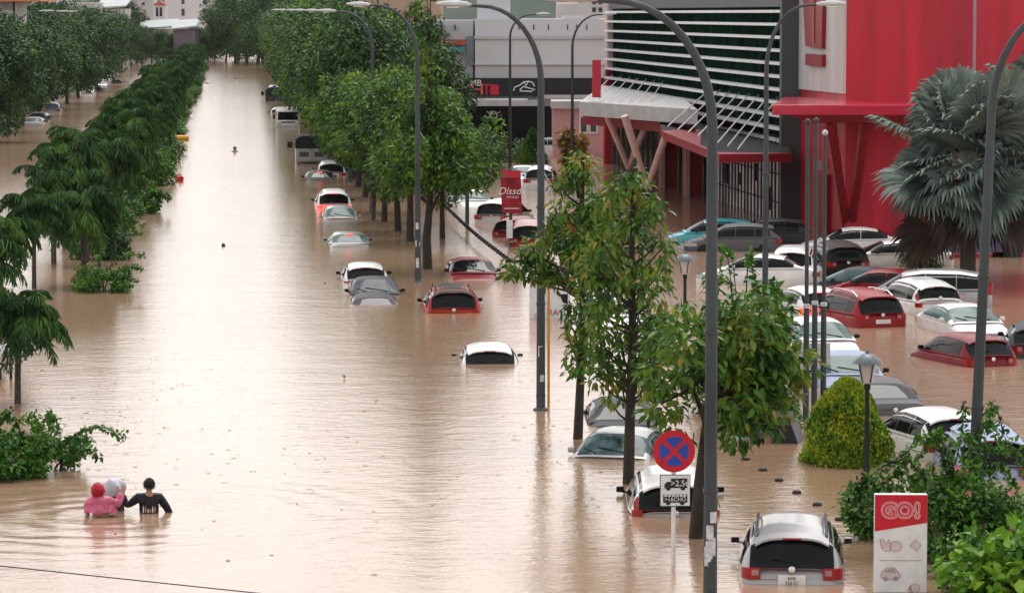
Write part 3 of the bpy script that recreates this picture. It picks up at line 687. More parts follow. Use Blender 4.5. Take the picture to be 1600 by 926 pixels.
    if sunroof: c.pane(k['rg'][1]+.55, k['ws'][0]-.15, .6, off=.006).build('sunroof', M_GLASS, t, smooth=40)
    # handles along the flanks
    for sg in (-1, 1):
        for y in (bm_+.2, ys0+.55):
            MB().box((sg*(float(c.w(y))+.012), y, float(c.zb(y))-.1), (.03, .17, .03)).build('door_handle', pm, t, bevel=.008)
    if wheels:
        for sg in (-1, 1):
            for y in (-c.L/2+.82, c.L/2-.85):
                x = sg*(float(c.w(y))-.02); mb = MB(); mb.lathe([(.36, -.02), (.36, .02)], seg=24)
                ar = mb.build('wheel_arch', M_RUB, t, loc=(x, y, .36)); ar.rotation_euler = (0, R(90), 0)
                o = MB().lathe([(.2, -.08), (.3, -.09), (.315, -.05), (.315, .05), (.3, .09), (.2, .08)], seg=24).build('wheel', M_TYRE, t, loc=(x, y, .31), smooth=40); o.rotation_euler = (0, R(90), 0)
    return t
# ------------------------------------------------------------------ vegetation
M_BARK = mat('wet_bark', (.04, .033, .027), .8, var=.35, scale=6, bump=.4)
M_BARKP = mat('palm_bark', (.07, .055, .045), .8, var=.3, scale=8, bump=.4)
L_ST = leafmat('street_leaf', [(.006, .018, .007), (.016, .05, .011), (.04, .11, .015), (.095, .185, .018), (.19, .24, .02)], trans=.25, nscale=.8)
L_STD = leafmat('dark_leaf', [(.006, .018, .008), (.014, .04, .012), (.03, .072, .016), (.065, .115, .022)], trans=.15)
L_BIG = leafmat('big_leaf', [(.014, .042, .01), (.035, .095, .014), (.065, .15, .016), (.12, .17, .02), (.30, .2, .03)], rough=.35, nscale=1.2, trans=.3)
L_PALM = leafmat('palm_leaf', [(.008, .022, .008), (.016, .045, .012), (.034, .082, .018), (.07, .13, .026)], trans=.12, nscale=.7, rough=.6)
L_SHR = leafmat('shrub_leaf', [(.012, .042, .01), (.03, .095, .014), (.06, .16, .016), (.11, .21, .02)], rough=.4, nscale=1.5)
L_YEL = leafmat('golden_leaf', [(.03, .07, .008), (.075, .14, .012), (.17, .22, .014), (.30, .27, .02)], nscale=2.0)
L_FAN = leafmat('blue_grey_fan', [(.035, .052, .042), (.07, .098, .082), (.115, .148, .128), (.19, .22, .195)], rough=.55, trans=.1)
L_FAND = leafmat('dry_fan', [(.03, .025, .022), (.06, .045, .04), (.09, .06, .045)], rough=.7, trans=.1)
L_BRN = leafmat('withered_leaf', [(.12, .10, .02), (.24, .16, .03), (.18, .1, .035)], nscale=2)
L_LIME = leafmat('lime_leaf', [(.03, .08, .01), (.06, .14, .014), (.10, .2, .018), (.17, .25, .025)], rough=.35, nscale=1.5)
L_PINK = mat('pink_flower', (.75, .3, .4), .6)
def nrm(a): return a/np.maximum(np.linalg.norm(a, axis=1, keepdims=True), 1e-9)
def leaves(P, D, N, L, W, fold=.12, curl=.12):
    n = len(P); D = nrm(D); S = nrm(np.cross(D, N)); N = np.cross(S, D)
    L = np.broadcast_to(np.asarray(L, float), (n,))[:, None]; W = np.broadcast_to(np.asarray(W, float), (n,))[:, None]
    V = np.empty((n, 6, 3)); V[:, 0] = P
    V[:, 1] = P+D*L*.32+S*W*.5+N*W*fold; V[:, 2] = P+D*L*.68+S*W*.42+N*(W*fold-L*curl*.4); V[:, 3] = P+D*L-N*L*curl
    V[:, 4] = P+D*L*.68-S*W*.42+N*(W*fold-L*curl*.4); V[:, 5] = P+D*L*.32-S*W*.5+N*W*fold
    b = (np.arange(n)*6)[:, None]; F = np.concatenate([b+[0, 1, 2, 3], b+[0, 3, 4, 5]], 0)
    return V.reshape(-1, 3), F
def crown_mesh(name, seed, clumps, n, L, droop=.35, wl=.42, fill=.45, squash=.8):
    """leaf clumps (x, y, z, r); n leaves in all, thickest on the clumps' outside"""
    g = np.random.default_rng(seed); C = np.array(clumps, float); w = C[:, 3]**2; k = g.choice(len(C), n, p=w/w.sum())
    o = nrm(g.normal(size=(n, 3))); r = C[k, 3]*(1-fill*g.random(n)**1.6); P = C[k, :3]+o*r[:, None]*[1, 1, squash]
    D = o*[1, 1, .5]*.7+g.normal(size=(n, 3))*.45-np.array([0, 0, droop]); N = o*.5+np.array([0, 0, .8])+g.normal(size=(n, 3))*.35
    l = g.uniform(L[0], L[1], n); V, F = leaves(P, D, N, l, l*wl); return npmesh(name, V, F)
def limbs(mb, trunk_top, clumps, rng, r0=.07, k=10):
    for c in rng.sample(clumps, min(k, len(clumps))):
        a = Vector(trunk_top)+Vector((0, 0, rng.uniform(-.5, .2)*1.0)); b = Vector(c[:3]); m = (a+b)/2+Vector((rng.uniform(-.2, .2), rng.uniform(-.2, .2), -.1))
        mb.tube([a, m, b], [r0, r0*.6, r0*.25], 5)
def tree(name, label, cat, loc, seed, trunk, clumps, n, L, lm, group=None, droop=.35, wl=.42, rad=.13, nl=12, rz=0, fill=.45):
    """trunk: list of points from the base up"""
    rng = random.Random(seed); t = thing(name, label, cat, loc, rz, group)
    mb = MB(); k = len(trunk); mb.tube(trunk, [rad*(1.15-.6*i/(k-1)) for i in range(k)], 8)
    limbs(mb, trunk[-1], clumps, rng, rad*.45, nl); limbs(mb, trunk[-2], clumps, rng, rad*.4, nl//2)
    mb.build('trunk', M_BARK, t, smooth=60)
    link('crown', crown_mesh('crown', seed, clumps, n, L, droop, wl, fill), lm, t); return t
def ellipse_clumps(rng, k, c, rx, rz, r, hollow=.55, ry=None):
    out = []
    for _ in range(k):
        v = Vector((rng.gauss(0, 1), rng.gauss(0, 1), rng.gauss(0, 1))).normalized()*(hollow*.8+(1.12-hollow*.8)*rng.random())
        out.append((c[0]+v.x*rx, c[1]+v.y*(ry or rx), c[2]+v.z*rz, r*rng.choice((.5, .7, .9, 1.1, 1.3))))
    return out
def wander(rng, h, n=5, s=.06, z0=-1.0):
    x = y = 0; pts = [(0, 0, z0)]
    for i in range(1, n+1): x += rng.uniform(-s, s); y += rng.uniform(-s, s); pts.append((x, y, z0+(h-z0)*i/n))
    return pts
PROTO = {}
def proto(kind, i):
    """the i-th tree of a kind; the first call builds it, later calls copy it"""
    rng = random.Random(hash((len(kind), i))*7+len(kind)+i)
    if kind == 'street': return tree('street_tree', '-', 'tree', (0, 0, 0), 20+i, wander(rng, 3.4), ellipse_clumps(rng, 34, (0, 0, 4.6), 2.3, 2.2, .9), 10500, (.16, .28), L_ST, rad=.16)
    if kind == 'tall': return tree('street_tree', '-', 'tree', (0, 0, 0), 40+i, wander(rng, 4, s=.15), ellipse_clumps(rng, 46, (0, 0, 5.9), 2.7, 4.0, 1.1), 9000, (.24, .38), L_ST if i % 2 else L_STD, rad=.2)
    if kind == 'dark': return tree('street_tree', '-', 'tree', (0, 0, 0), 60+i, wander(rng, 3.4, s=.15), ellipse_clumps(rng, 46, (0, 0, 5.3), 3.0, 3.9, 1.25), 9500, (.28, .45), L_STD, rad=.2)
def planted(kind, nvar, spots, labels, group, seed=1):
    rng = random.Random(seed); base = {}
    for j, (px, py, s) in enumerate(spots):
        v = j % nvar; p = G(px, py)
        if v not in base: o = base[v] = proto(kind, v); o['group'] = group
        else: o = dup(base[v])
        o.location = p; o.rotation_euler = (0, 0, rng.uniform(0, 6.28)); q = s*rng.uniform(.96, 1.04); o.scale = (q*rng.uniform(.92, 1.08), q*rng.uniform(.92, 1.08), q)
        o['label'] = labels if isinstance(labels, str) else labels[min(j, len(labels)-1)]
def street_trees():
    near = [(640, 377, 1.0), (621, 361, 1.0), (601, 346, .95), (583, 331, 1.0), (690, 372, .84), (572, 308, .95)]
    planted('street', 3, near, ['bushy green street tree just behind the lamp post, trunk standing in water', 'bushy street tree whose straight trunk shows second from the lamp post', 'bushy street tree with slim pale trunk third from the lamp post', 'bushy street tree overhanging the white car with lit rear lamps', 'bushy street tree reaching over the black bead line', 'bushy yellowish street tree overhanging the grey sedan roof'], 'bushy street trees along the pavement')
    row = []
    y = 292.0
    while y > 108:
        row.append((380+.69*(y-22)-2, y, 1.0 if y > 230 else 1.08)); y -= (y-22)**2/38600*6.6
    planted('tall', 4, row, 'tall green street tree in the dense row beyond the parked trucks', 'tall street trees lining the flooded road', 2)
    back = [(585, 262, 1.05), (612, 245, 1.1), (650, 268, .95), (662, 262, .8), (640, 232, 1.0), (570, 222, 1.1), (540, 200, 1.1), (600, 205, .95), (515, 178, 1.15), (560, 180, 1.1), (490, 160, 1.15), (530, 158, 1.2), (470, 143, 1.2), (500, 140, 1.2)]
    planted('dark', 3, back, 'dark broad tree growing behind the street tree row beside the shops', 'trees behind the street tree row', 3)
    end = [(352, 97, 1.15), (368, 98, 1.5), (385, 99, 1.7), (402, 101, 1.7), (420, 103, 1.7), (438, 107, 1.6), (455, 112, 1.5), (410, 94, 1.9), (435, 95, 1.9), (375, 93, 1.8), (335, 92, .8), (315, 92, .75), (470, 96, 1.9), (505, 98, 1.8), (540, 100, 1.7)]
    planted('dark', 3, end, 'tall dark tree in the grove closing the far end of the road', 'grove at the far end of the road', 4)
    left = [(-12, 222, .9), (14, 206, .95), (32, 194, .95), (58, 181, 1.0), (84, 171, 1.0), (104, 162, 1.05), (122, 152, 1.1), (138, 143, 1.1), (152, 135, 1.1), (163, 127, 1.05), (173, 120, 1.0), (-30, 190, 1.1), (0, 180, 1.1), (40, 160, 1.15), (80, 148, 1.15), (110, 135, 1.2), (60, 140, 1.3), (20, 140, 1.3)]
    planted('dark', 3, left, 'dark leafy tree in the row along the side street', 'trees along the side street', 5)
    far = [(206, 103, .85), (222, 101, .8), (238, 100, .75), (256, 99, .7), (190, 106, 1.0), (272, 98, .6), (290, 97, .7), (305, 97, .8), (176, 110, 1.1), (213, 95, 1.1), (180, 97, 1.4), (160, 100, 1.4), (325, 95, .75)]
    planted('dark', 3, far, 'hazy dark tree at the far end of the side street', 'trees at the end of the side street', 6)
street_trees()
def near_trees():
    rng = random.Random(11)
    # tall one beside the lamp post with a thin leafy leader
    cl = ellipse_clumps(rng, 30, (0.35, 0, 4.5), 2.3, 1.75, .8); cl += [(rng.uniform(-.4, .4), rng.uniform(-.4, .4), z, rng.uniform(.25, .45)) for z in np.linspace(6.4, 10.4, 13)]
    cl += [(1.6, 0, 4.4, .8), (2.2, -.3, 3.9, .7), (2.0, .4, 3.4, .6), (-1.5, 0, 4.0, .8)]
    tt = tree('street_tree', 'street tree with slender crooked trunk in front, thin leader reaching frame top', 'tree', G(668, 420), 12, [(0, 0, -1), (0, 0, 0), (-.03, 0, 1.2), (.08, 0, 2.4), (.12, 0, 3.4)], cl, 10000, (.16, .28), L_ST, rad=.19)
    MB().tube([(.12, 0, 3.2), (0, 0, 6), (.08, 0, 8), (.02, 0, 10.3)], [.09, .06, .04, .015], 6).build('leader', M_BARK, tt, smooth=60)
    def sparse(label, px, py, seed, tr, tiers, n, L, rad, lm=L_BIG, droop=.6):
        rng = random.Random(seed); cl = []
        for z, r, k in tiers:
            a0 = rng.uniform(0, 6.28)
            for i in range(k):
                a = a0+i*6.28/k+rng.uniform(-.4, .4); q = r*rng.uniform(.45, 1.0); cl.append((q*math.cos(a), q*math.sin(a), z+rng.uniform(-.25, .25), rng.uniform(.22, .42)))
        if px < 950: cl = [c for c in cl if not (c[2] < 3.65 and c[0] < -.1)]+[(-1.35, -.1, 4.0, .38), (-1.1, .1, 4.3, .4), (-.8, 0, 3.9, .35), (-1.55, 0, 3.85, .3)]
        t = thing('street_tree', label, 'tree', G(px, py), 0, 'sparse large leaved trees'); mb = MB(); kk = len(tr)
        mb.tube(tr, [rad*(1.1-.75*i/(kk-1)) for i in range(kk)], 8)
        for c in cl:
            z = max(.8, c[2]-.55); f = np.interp(z, [p[2] for p in tr], range(kk)); i = int(min(f, kk-2)); a = Vector(tr[i]).lerp(Vector(tr[i+1]), f-i); b = Vector(c[:3])
            mb.tube([a, (a+b)/2+Vector((0, 0, -.08)), b, b+Vector((0, 0, .2))], [.032, .022, .014, .006], 5)
        mb.build('trunk', M_BARK, t, smooth=60); link('crown', crown_mesh('crown', seed, cl, n, L, droop, .38, .8, 1.0), lm, t)
    sparse('sparse large leaved young tree left of the no-stopping sign, branch reaching the lamp pole', 903, 685, 31, [(0, 0, -1), (0, 0, 0), (.05, 0, 1.2), (.1, 0, 2.5), (.08, 0, 4), (.1, 0, 6.4)],
           [(1.9, .3, 3), (2.5, .4, 5), (3.0, .6, 5), (3.5, 1.0, 7), (3.9, 1.3, 9), (4.3, 1.15, 8), (4.7, .9, 7), (5.2, .7, 5), (5.7, .5, 4), (6.2, .25, 3)], 3000, (.13, .27), .12)
    sparse('sparse large leaved tree with dark trunk between lamp pole and no-stopping sign', 982, 755, 32, [(0, 0, -1), (0, 0, 0), (.03, 0, 1.5), (.08, 0, 3), (.05, 0, 4.5), (.1, 0, 6.5)],
           [(2.0, .7, 5), (2.5, .95, 7), (3.0, 1.0, 8), (3.5, 1.1, 8), (4.0, 1.0, 8), (4.6, .9, 7), (5.1, .8, 6), (5.6, .6, 5), (6.2, .35, 4)], 2700, (.13, .27), .13)
    rng = random.Random(5)
    cl = ellipse_clumps(rng, 26, (.35, 0, 3.4), 1.15, 1.15, .5); cl += [(-.7, 0, 2.5, .4), (-.85, -.2, 3.0, .4), (1.3, .2, 3.2, .5), (1.5, .1, 2.7, .45), (1.2, -.1, 2.2, .45), (.7, -.2, 2.0, .4), (-.4, -.1, 2.1, .35), (1.8, 0, 3.3, .45)]
    tree('street_tree', 'leaning thick leaved tree right behind the no-stopping sign', 'tree', G(1090, 840), 33, [(-.03, 0, -1), (-.03, 0, 0), (.04, 0, 1.0), (.15, 0, 2.0), (.3, 0, 3.0)], cl, 3300, (.15, .28), L_BIG, rad=.14, droop=.5)
near_trees()
# ---- median palms with hanging fronds
def palm_proto(i):
    g = np.random.default_rng(100+i); t = thing('weeping_palm', '-', 'palm', (0, 0, 0), 0, 'drooping palms on the median')
    H = 2.75+.2*i; lean = g.uniform(-.25, .25)
    MB().tube([(0, 0, -1), (lean*.2, 0, H*.35), (lean*.6, 0, H*.7), (lean, 0, H)], [.12, .10, .09, .11], 8).build('trunk', M_BARKP, t, smooth=60)
    Vs, Fs, off = [], [], 0
    for k in range(44):
        a = k*2.399+g.uniform(-.3, .3); el = g.uniform(-.35, 1.45); Lf = g.uniform(1.5, 2.3); n = 38
        s = np.linspace(0, 1, n); e0 = el-(2.3 if el > .3 else 1.4)*s**1.5; e0 = np.maximum(e0, -1.5)+.08*np.sin(s*9+k)
        dx = np.cos(e0)*Lf/n; dz = np.sin(e0)*Lf/n; r = np.cumsum(dx); z = H+np.cumsum(dz)
        a2 = a+.25*s**2*g.uniform(-1, 1); ca, sa = np.cos(a2), np.sin(a2); C = np.stack([lean+r*ca, r*sa, z], 1); T = np.stack([np.cos(e0)*ca, np.cos(e0)*sa, np.sin(e0)], 1)
        S = np.stack([-sa, ca, 0*sa], 1)
        for sg in (-1, 1):
            D = T*.75+S*sg*g.uniform(.3, .8, (n, 1))+np.array([0, 0, -.7])+g.normal(size=(n, 3))*.2; N = np.array([0, 0, 1.])+T*.2-S*sg*.3+g.normal(size=(n, 3))*.3
            l = .56*np.sin(np.pi*(.12+.86*s))**.6*g.uniform(.6, 1.3, n); V, F = leaves(C, D, N, l, .035+l*.03, curl=.25); Vs.append(V); Fs.append(F+off); off += len(V)
    link('fronds', npmesh('fronds', np.concatenate(Vs), np.concatenate(Fs)), L_PALM, t); return t
def median():
    P = [palm_proto(i) for i in range(4)]; used = set(); rng = random.Random(9); xs = [(640, 22), (520, 60), (420, 98), (330, 165), (250, 215), (180, 257), (130, 287), (105, 302), (97, 309)]
    def px_at(y): return float(np.interp(y, [q[0] for q in xs][::-1], [q[1] for q in xs][::-1]))
    spots = [(27, 630, .78, 'small drooping palm with thin curved dark trunk standing alone nearest the pavement shrubs'), (6, 520, .92, 'drooping palm cut by the frame edge above the white globe lamp'), (-30, 560, .9, 'drooping palm mostly outside the frame beside the white globe lamp')]
    y = 452.0
    while y > 99:
        m = 38600/(y-22)/4000
        for dx in (-.7, .75): spots.append((px_at(y)+(dx+rng.uniform(-.4, .4))/m, y+rng.uniform(-1, 1)*min(6, (y-22)/60), rng.uniform(.74, 1.16), None))
        y -= (y-22)**2/38600*(7.2 if y > 200 else 8)
    for j, (px, py, s, lab) in enumerate(spots):
        v = j % 4; o = P[v] if v not in used else dup(P[v]); used.add(v)
        o.location = G(px, py); o.rotation_euler = (0, 0, rng.uniform(0, 6.28)); o.scale = (s, s, s); o['label'] = lab or 'drooping dark green palm in the double row along the median strip'
median()
# ---- shrubs with arching shoots
def shrub(label, px, py, rx, h, n, L, lm, seed, shoots=(), name='shrub', cat='shrub', flowers=0, wl=.5, k=22, group=None, ry=None, zc=.45, stems=True):
    rng = random.Random(seed); t = thing(name, label, cat, G(px, py), 0, group)
    cl = [(rng.uniform(-1, 1)*rx*.8, rng.uniform(-1, 1)*(ry or rx)*.8, rng.uniform(0.05, .8)*h, rng.uniform(.18, .34)*min(h, rx*1.4)+.06) for _ in range(k)]
    me = crown_mesh('foliage', seed, cl, n, L, .2, wl, .6); V = np.empty(len(me.vertices)*3, np.float32); me.vertices.foreach_get('co', V); V = V.reshape(-1, 3)
    F = np.empty(len(me.loops), np.int32); me.loops.foreach_get('vertex_index', F); F = F.reshape(-1, 4); bpy.data.meshes.remove(me); off = len(V); Vs, Fs = [V], [F]; g = np.random.default_rng(seed); mb = MB()
    for pts in shoots:
        p = [Vector(q) for q in pts]; path = []
        for i in range(len(p)-1):
            for u in np.linspace(0, 1, 8)[:-1]: path.append(p[i].lerp(p[i+1], u))
        path.append(p[-1]); mb.tube(path, [.016-.011*i/len(path) for i in range(len(path))], 5)
        C = np.repeat(np.array([tuple(q) for q in path]), 6, 0)+g.normal(size=(len(path)*6, 3))*.035; D = g.normal(size=C.shape)+[0, 0, -.3]; l = g.uniform(L[0], L[1], len(C))*1.05
        V2, F2 = leaves(C, D, g.normal(size=C.shape)*.5+[0, 0, 1], l, l*wl); Vs.append(V2); Fs.append(F2+off); off += len(V2)
    for c in cl[:10]: mb.tube([(c[0]*.3, c[1]*.3, -.6), (c[0]*.7, c[1]*.7, c[2]*.4), c[:3]], [.03, .02, .01], 5)
    link('foliage', npmesh('foliage', np.concatenate(Vs), np.concatenate(Fs)), lm, t)
    if stems: mb.build('stem', M_BARK, t, smooth=60)
    for i in range(flowers):
        c = rng.choice(cl); o = Vector((rng.uniform(-1, 1), -1, rng.uniform(0, 1))).normalized()*c[3]*1.05; q = Vector(c[:3])+o; mb = MB()
        for a in range(5): mb.add([q, q+Vector((.05*math.cos(a*1.26), -.02, .05*math.sin(a*1.26))), q+Vector((.07*math.cos(a*1.26+.5), -.04, .07*math.sin(a*1.26+.5))), q+Vector((.05*math.cos(a*1.26+1), -.02, .05*math.sin(a*1.26+1)))], [(0, 1, 2, 3)])
        mb.build('flower', L_PINK, t, fix=False)
    return t
def arcs(rng, n, reach, h, d=None):
    out = []
    for _ in range(n):
        a = rng.uniform(0, 6.28) if d is None else rng.gauss(d, .5); r = reach*rng.uniform(.7, 1.1); z = h*rng.uniform(.8, 1.3); c, s = math.cos(a), math.sin(a)
        out.append([(0, 0, h*.3), (r*.4*c, r*.4*s, z), (r*.75*c, r*.75*s, z*1.05), (r*c, r*s, z*.75)])
    return out
def shrubs():
    rng = random.Random(21)
    shrub('bright green shrub with long arching shoot spreading over water near the two waders', 50, 742, 1.3, 1.0, 6500, (.08, .15), L_SHR, 71, [[(.6, 0, .6), (1.1, 0, .95), (1.5, 0, 1.0), (1.95, 0, .78)], [(.3, 0, .6), (.4, 0, 1.1), (.38, 0, 1.3)], [(-.5, 0, .6), (-.3, 0, 1.15), (.15, 0, 1.25)], [(.7, 0, .4), (1.2, 0, .55), (1.4, 0, .35)], [(-.6, 0, .5), (-.7, 0, 1.2), (-.4, 0, 1.35)]]+arcs(rng, 4, 1.1, 1.0))
    shrub('green shrub under the palms with three shoots stretching over the road', 160, 455, 1.0, .95, 3200, (.08, .15), L_SHR, 72, [[(0, 0, .5), (.5, 0, 1.15), (1.0, 0, 1.3), (1.45, 0, 1.25)], [(.2, 0, .4), (.7, 0, .8), (1.1, 0, .85), (1.4, 0, .78)], [(.3, 0, .3), (.8, 0, .45), (1.25, 0, .35)], [(-.2, 0, .5), (-.1, 0, 1.2), (.1, 0, 1.5)]])
    shrub('low shrub at the foot of the median with broad bright leaves, beyond the three-shoot shrub', 215, 333, 1.3, .9, 2600, (.12, .22), L_SHR, 73, arcs(rng, 5, 1.5, 1.0, 0))
    shrub('small shrub trailing in water opposite the floating red bag', 225, 288, 1.2, .8, 1600, (.14, .24), L_SHR, 74, arcs(rng, 5, 1.6, .9, 0))
    shrub('low leafy clump beside the yellow clad people', 250, 262, .9, .55, 900, (.16, .28), L_LIME, 75, arcs(rng, 3, 1.1, .6, 0))
    for i, (x, y) in enumerate(((285, 215), (300, 150), (312, 128))): shrub('small low shrub half drowned at the far median edge', x-18, y, 1.0, .9, 500, (.2, .34), L_LIME, 80+i, group='drowned shrubs at the far median edge', stems=False)
    shrub('dense dark green creeper with pink flowers behind the tall shop sign', 1500, 865, 1.3, 1.55, 8000, (.08, .16), L_SHR, 81, [[(-.2, 0, 1.2), (0, 0, 2.1), (.05, 0, 2.75)], [(.3, 0, 1.2), (.35, 0, 2.2), (.55, 0, 2.4), (.8, 0, 1.8)], [(-.5, 0, 1.2), (-1.0, 0, 1.75), (-1.4, 0, 1.6), (-1.7, 0, 1.0)], [(-.5, 0, 1.2), (-1.1, 0, 1.5), (-1.5, 0, 1.2), (-1.65, 0, .7)], [(-.1, 0, 1.2), (-.35, 0, 2.1), (-.5, 0, 2.2)]]+arcs(rng, 6, 1.2, 1.9), flowers=16, k=34)
    shrub('green creeper clump hanging toward the silver car beside the shop sign', 1372, 838, .55, 1.0, 1600, (.08, .16), L_SHR, 82, [[(-.1, 0, .7), (-.3, 0, 1.0), (-.48, 0, .6), (-.55, 0, .2)], [(0, 0, .8), (-.2, 0, 1.15), (-.4, 0, .9)]], flowers=4)
    shrub('bright lime shrub with broad lobed leaves in the lower corner', 1578, 930, .95, 1.3, 1300, (.14, .32), L_LIME, 83, wl=.62, k=20, flowers=0)
    shrub('trailing leafy shrub beside lower corner lime shrub, dipping in water', 1515, 905, .5, 1.0, 900, (.09, .17), L_SHR, 84)
    shrub('rounded dark hanging shrub beside the black planter', 1192, 672, .72, 2.3, 5200, (.08, .17), L_SHR, 85, arcs(rng, 6, .9, 2.6), k=34, ry=.7)
    shrub('tall leafy shrub with pink flowers between lamp poles in front of the white cars', 1160, 640, 1.15, 2.75, 8500, (.08, .17), L_SHR, 86, arcs(rng, 6, 1.0, 3.0), flowers=9, k=36)
    shrub('dark bush mass behind the sparse large leaved trees', 968, 392, 1.35, 2.0, 3200, (.12, .22), L_STD, 87, k=30)
    shrub('small round dark bush between white car and silver minivan', 1440, 418, .75, .95, 1500, (.1, .18), L_STD, 88)
    shrub('bush hedge in front of the black shopfront', 785, 252, 2.3, 1.6, 2600, (.16, .28), L_STD, 89, k=30)
    shrub('leafy green bush just above the red banner', 760, 262, 1.2, 2.6, 1800, (.16, .28), L_ST, 90)
    for i, (x, y, h, lb) in enumerate(((885, 265, 3.0, 'withered brown young tree beside the thin lamp pole'), (905, 252, 2.2, 'small withered yellow plant near the pink house'))):
        shrub(lb, x, y, .45, h, 260, (.3, .55), L_BRN, 91+i, name='withered_plant', cat='plant', k=10)
    # clipped golden cone
    t = thing('topiary_cone', 'clipped golden green cone shaped topiary beside black lantern post', 'topiary', G(1322, 722)); g = np.random.default_rng(7)
    n = 15000; z = g.random(n)**1.3; a = g.uniform(0, 6.283, n); r = .95*np.clip((1-z**1.7), 0, 1)**.62*(.9+.1*np.sin(a*3+z*9)+.06*g.normal(size=n)); P = np.stack([r*np.cos(a), r*np.sin(a), z*1.8], 1)
    O = np.stack([np.cos(a), np.sin(a), .5+z], 1); D = O*.5+g.normal(size=(n, 3))*.45+[0, 0, .35]; l = g.uniform(.06, .11, n); V, F = leaves(P, D, O+g.normal(size=(n, 3))*.4, l, l*.55)
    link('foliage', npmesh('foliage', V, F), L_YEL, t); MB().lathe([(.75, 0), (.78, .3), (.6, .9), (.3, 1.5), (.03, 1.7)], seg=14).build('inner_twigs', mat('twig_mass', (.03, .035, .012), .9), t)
    t = thing('conical_shrub', 'cone shaped green shrub before the black shopfront', 'shrub', G(832, 256)); n = 2500; z = g.random(n)**1.2; a = g.uniform(0, 6.283, n); r = 1.0*(1-z)**.8*(.8+.25*g.random(n)); P = np.stack([r*np.cos(a), r*np.sin(a), z*2.2], 1)
    O = np.stack([np.cos(a), np.sin(a), .5+z], 1); l = g.uniform(.14, .24, n); V, F = leaves(P, O*.5+g.normal(size=(n, 3))*.4+[0, 0, .5], O, l, l*.4); link('foliage', npmesh('foliage', V, F), L_ST, t)
shrubs()
def median_shrubs():
    base = [shrub('-', 0, 600+i, 1.25, 1.25, 2200, (.12, .24), L_SHR if i else L_STD, 130+i, group='shrubs under the median palms', name='median_shrub') for i in range(3)]
    rng = random.Random(77); y = 405.0; j = 0; xs = [(640, 22), (520, 60), (420, 98), (330, 165), (250, 215), (180, 257), (130, 287), (105, 302), (97, 309)]
    while y > 104:
        m = 38600/(y-22)/4000; px = float(np.interp(y, [q[0] for q in xs][::-1], [q[1] for q in xs][::-1]))+rng.uniform(.6, 1.5)/m
        o = base[j] if j < 3 else dup(base[j % 3]); o.location = G(px, y); o.rotation_euler = (0, 0, rng.uniform(0, 6.28)); q = rng.uniform(.75, 1.25); o.scale = (q, q, q*rng.uniform(.7, 1.2))
        o['label'] = 'leafy green shrub crowding the water edge under the median palms'; y -= (y-22)**2/38600*5.2; j += 1
median_shrubs()
def fan_palm(px, py, H, seed, label, nf=34, R0=1.35):
    g = np.random.default_rng(seed); t = thing('fan_palm', label, 'palm', G(px, py), 0, 'blue grey fan palms')
    MB().tube([(0, 0, -1), (0, 0, H*.5), (0, 0, H)], [.3, .27, .3], 12).build('trunk', M_BARKP, t, smooth=60)
    def fans(els, name, lm, dry):
        Vs, Fs = [], []; mb = MB(); off = 0
        for k, el in enumerate(els):
            a = k*2.399+g.uniform(-.25, .25); pl = g.uniform(.9, 2.5); ca, sa = math.cos(a), math.sin(a); T = np.array([math.cos(el)*ca, math.cos(el)*sa, math.sin(el)])
            b = np.array([0, 0, H]); m = b+T*pl*.55+[0, 0, .08]; c = b+T*pl-[0, 0, .18*pl*math.cos(el)]; mb.tube([b, m, c], [.035, .028, .02], 5)
            T2 = T-np.array([0, 0, .35]); T2 /= np.linalg.norm(T2); S = np.array([-sa, ca, 0.]); Nn = np.cross(T2, S)*-1; Nn = Nn if Nn[2] > 0 else -Nn; tw = g.uniform(-1.0, 1.0); S, Nn = S*math.cos(tw)+Nn*math.sin(tw), Nn*math.cos(tw)-S*math.sin(tw)
            n = 40; rr = R0*g.uniform(.8, 1.1)
            for i in range(n):
                u = -1.75+3.5*i/(n-1); d = T2*math.cos(u)+S*math.sin(u)+Nn*(.14*math.cos(u)+.1); d /= np.linalg.norm(d); w = np.cross(d, Nn); w /= np.linalg.norm(w); L = rr*(.78+.22*math.cos(u*.7))*g.uniform(.93, 1.05)
                hw = .055*rr*1.05; z = Nn*.03*(1 if i % 2 else -1); tipd = np.array([0, 0, -.22*L])*(.6+.6*g.random()); p0 = c+d*.03
                V = [p0-w*.01, p0+w*.01, c+d*L*.6+w*hw*.92+z, c+d*L*.6-w*hw*.92-z, c+d*L*.82+w*hw*.5+z+tipd*.25, c+d*L*.82-w*hw*.5-z+tipd*.25, c+d*L+w*.006+tipd, c+d*L-w*.006+tipd]
                Vs += V; Fs += [(off, off+1, off+2, off+3), (off+3, off+2, off+4, off+5), (off+5, off+4, off+6, off+7)]; off += 8
        link(name, npmesh(name, np.array(Vs), np.array(Fs)), lm, t); mb.build(name+'_stalks', mat('petiole', (.2, .22, .17), .5), t, smooth=50)
    fans(g.uniform(-.6, 1.45, nf), 'fronds', L_FAN, False); fans(g.uniform(-1.3, -.95, 8), 'dry_fronds', L_FAND, True); return t
fan_palm(1512, 448, 4.3, 41, 'broad blue grey fan palm with drooping dry lower fronds before the red wall', 64, 1.95)
fan_palm(1640, 430, 5.2, 42, 'blue grey fan palm cut by the frame edge beside the bigger one', 52, 1.9)
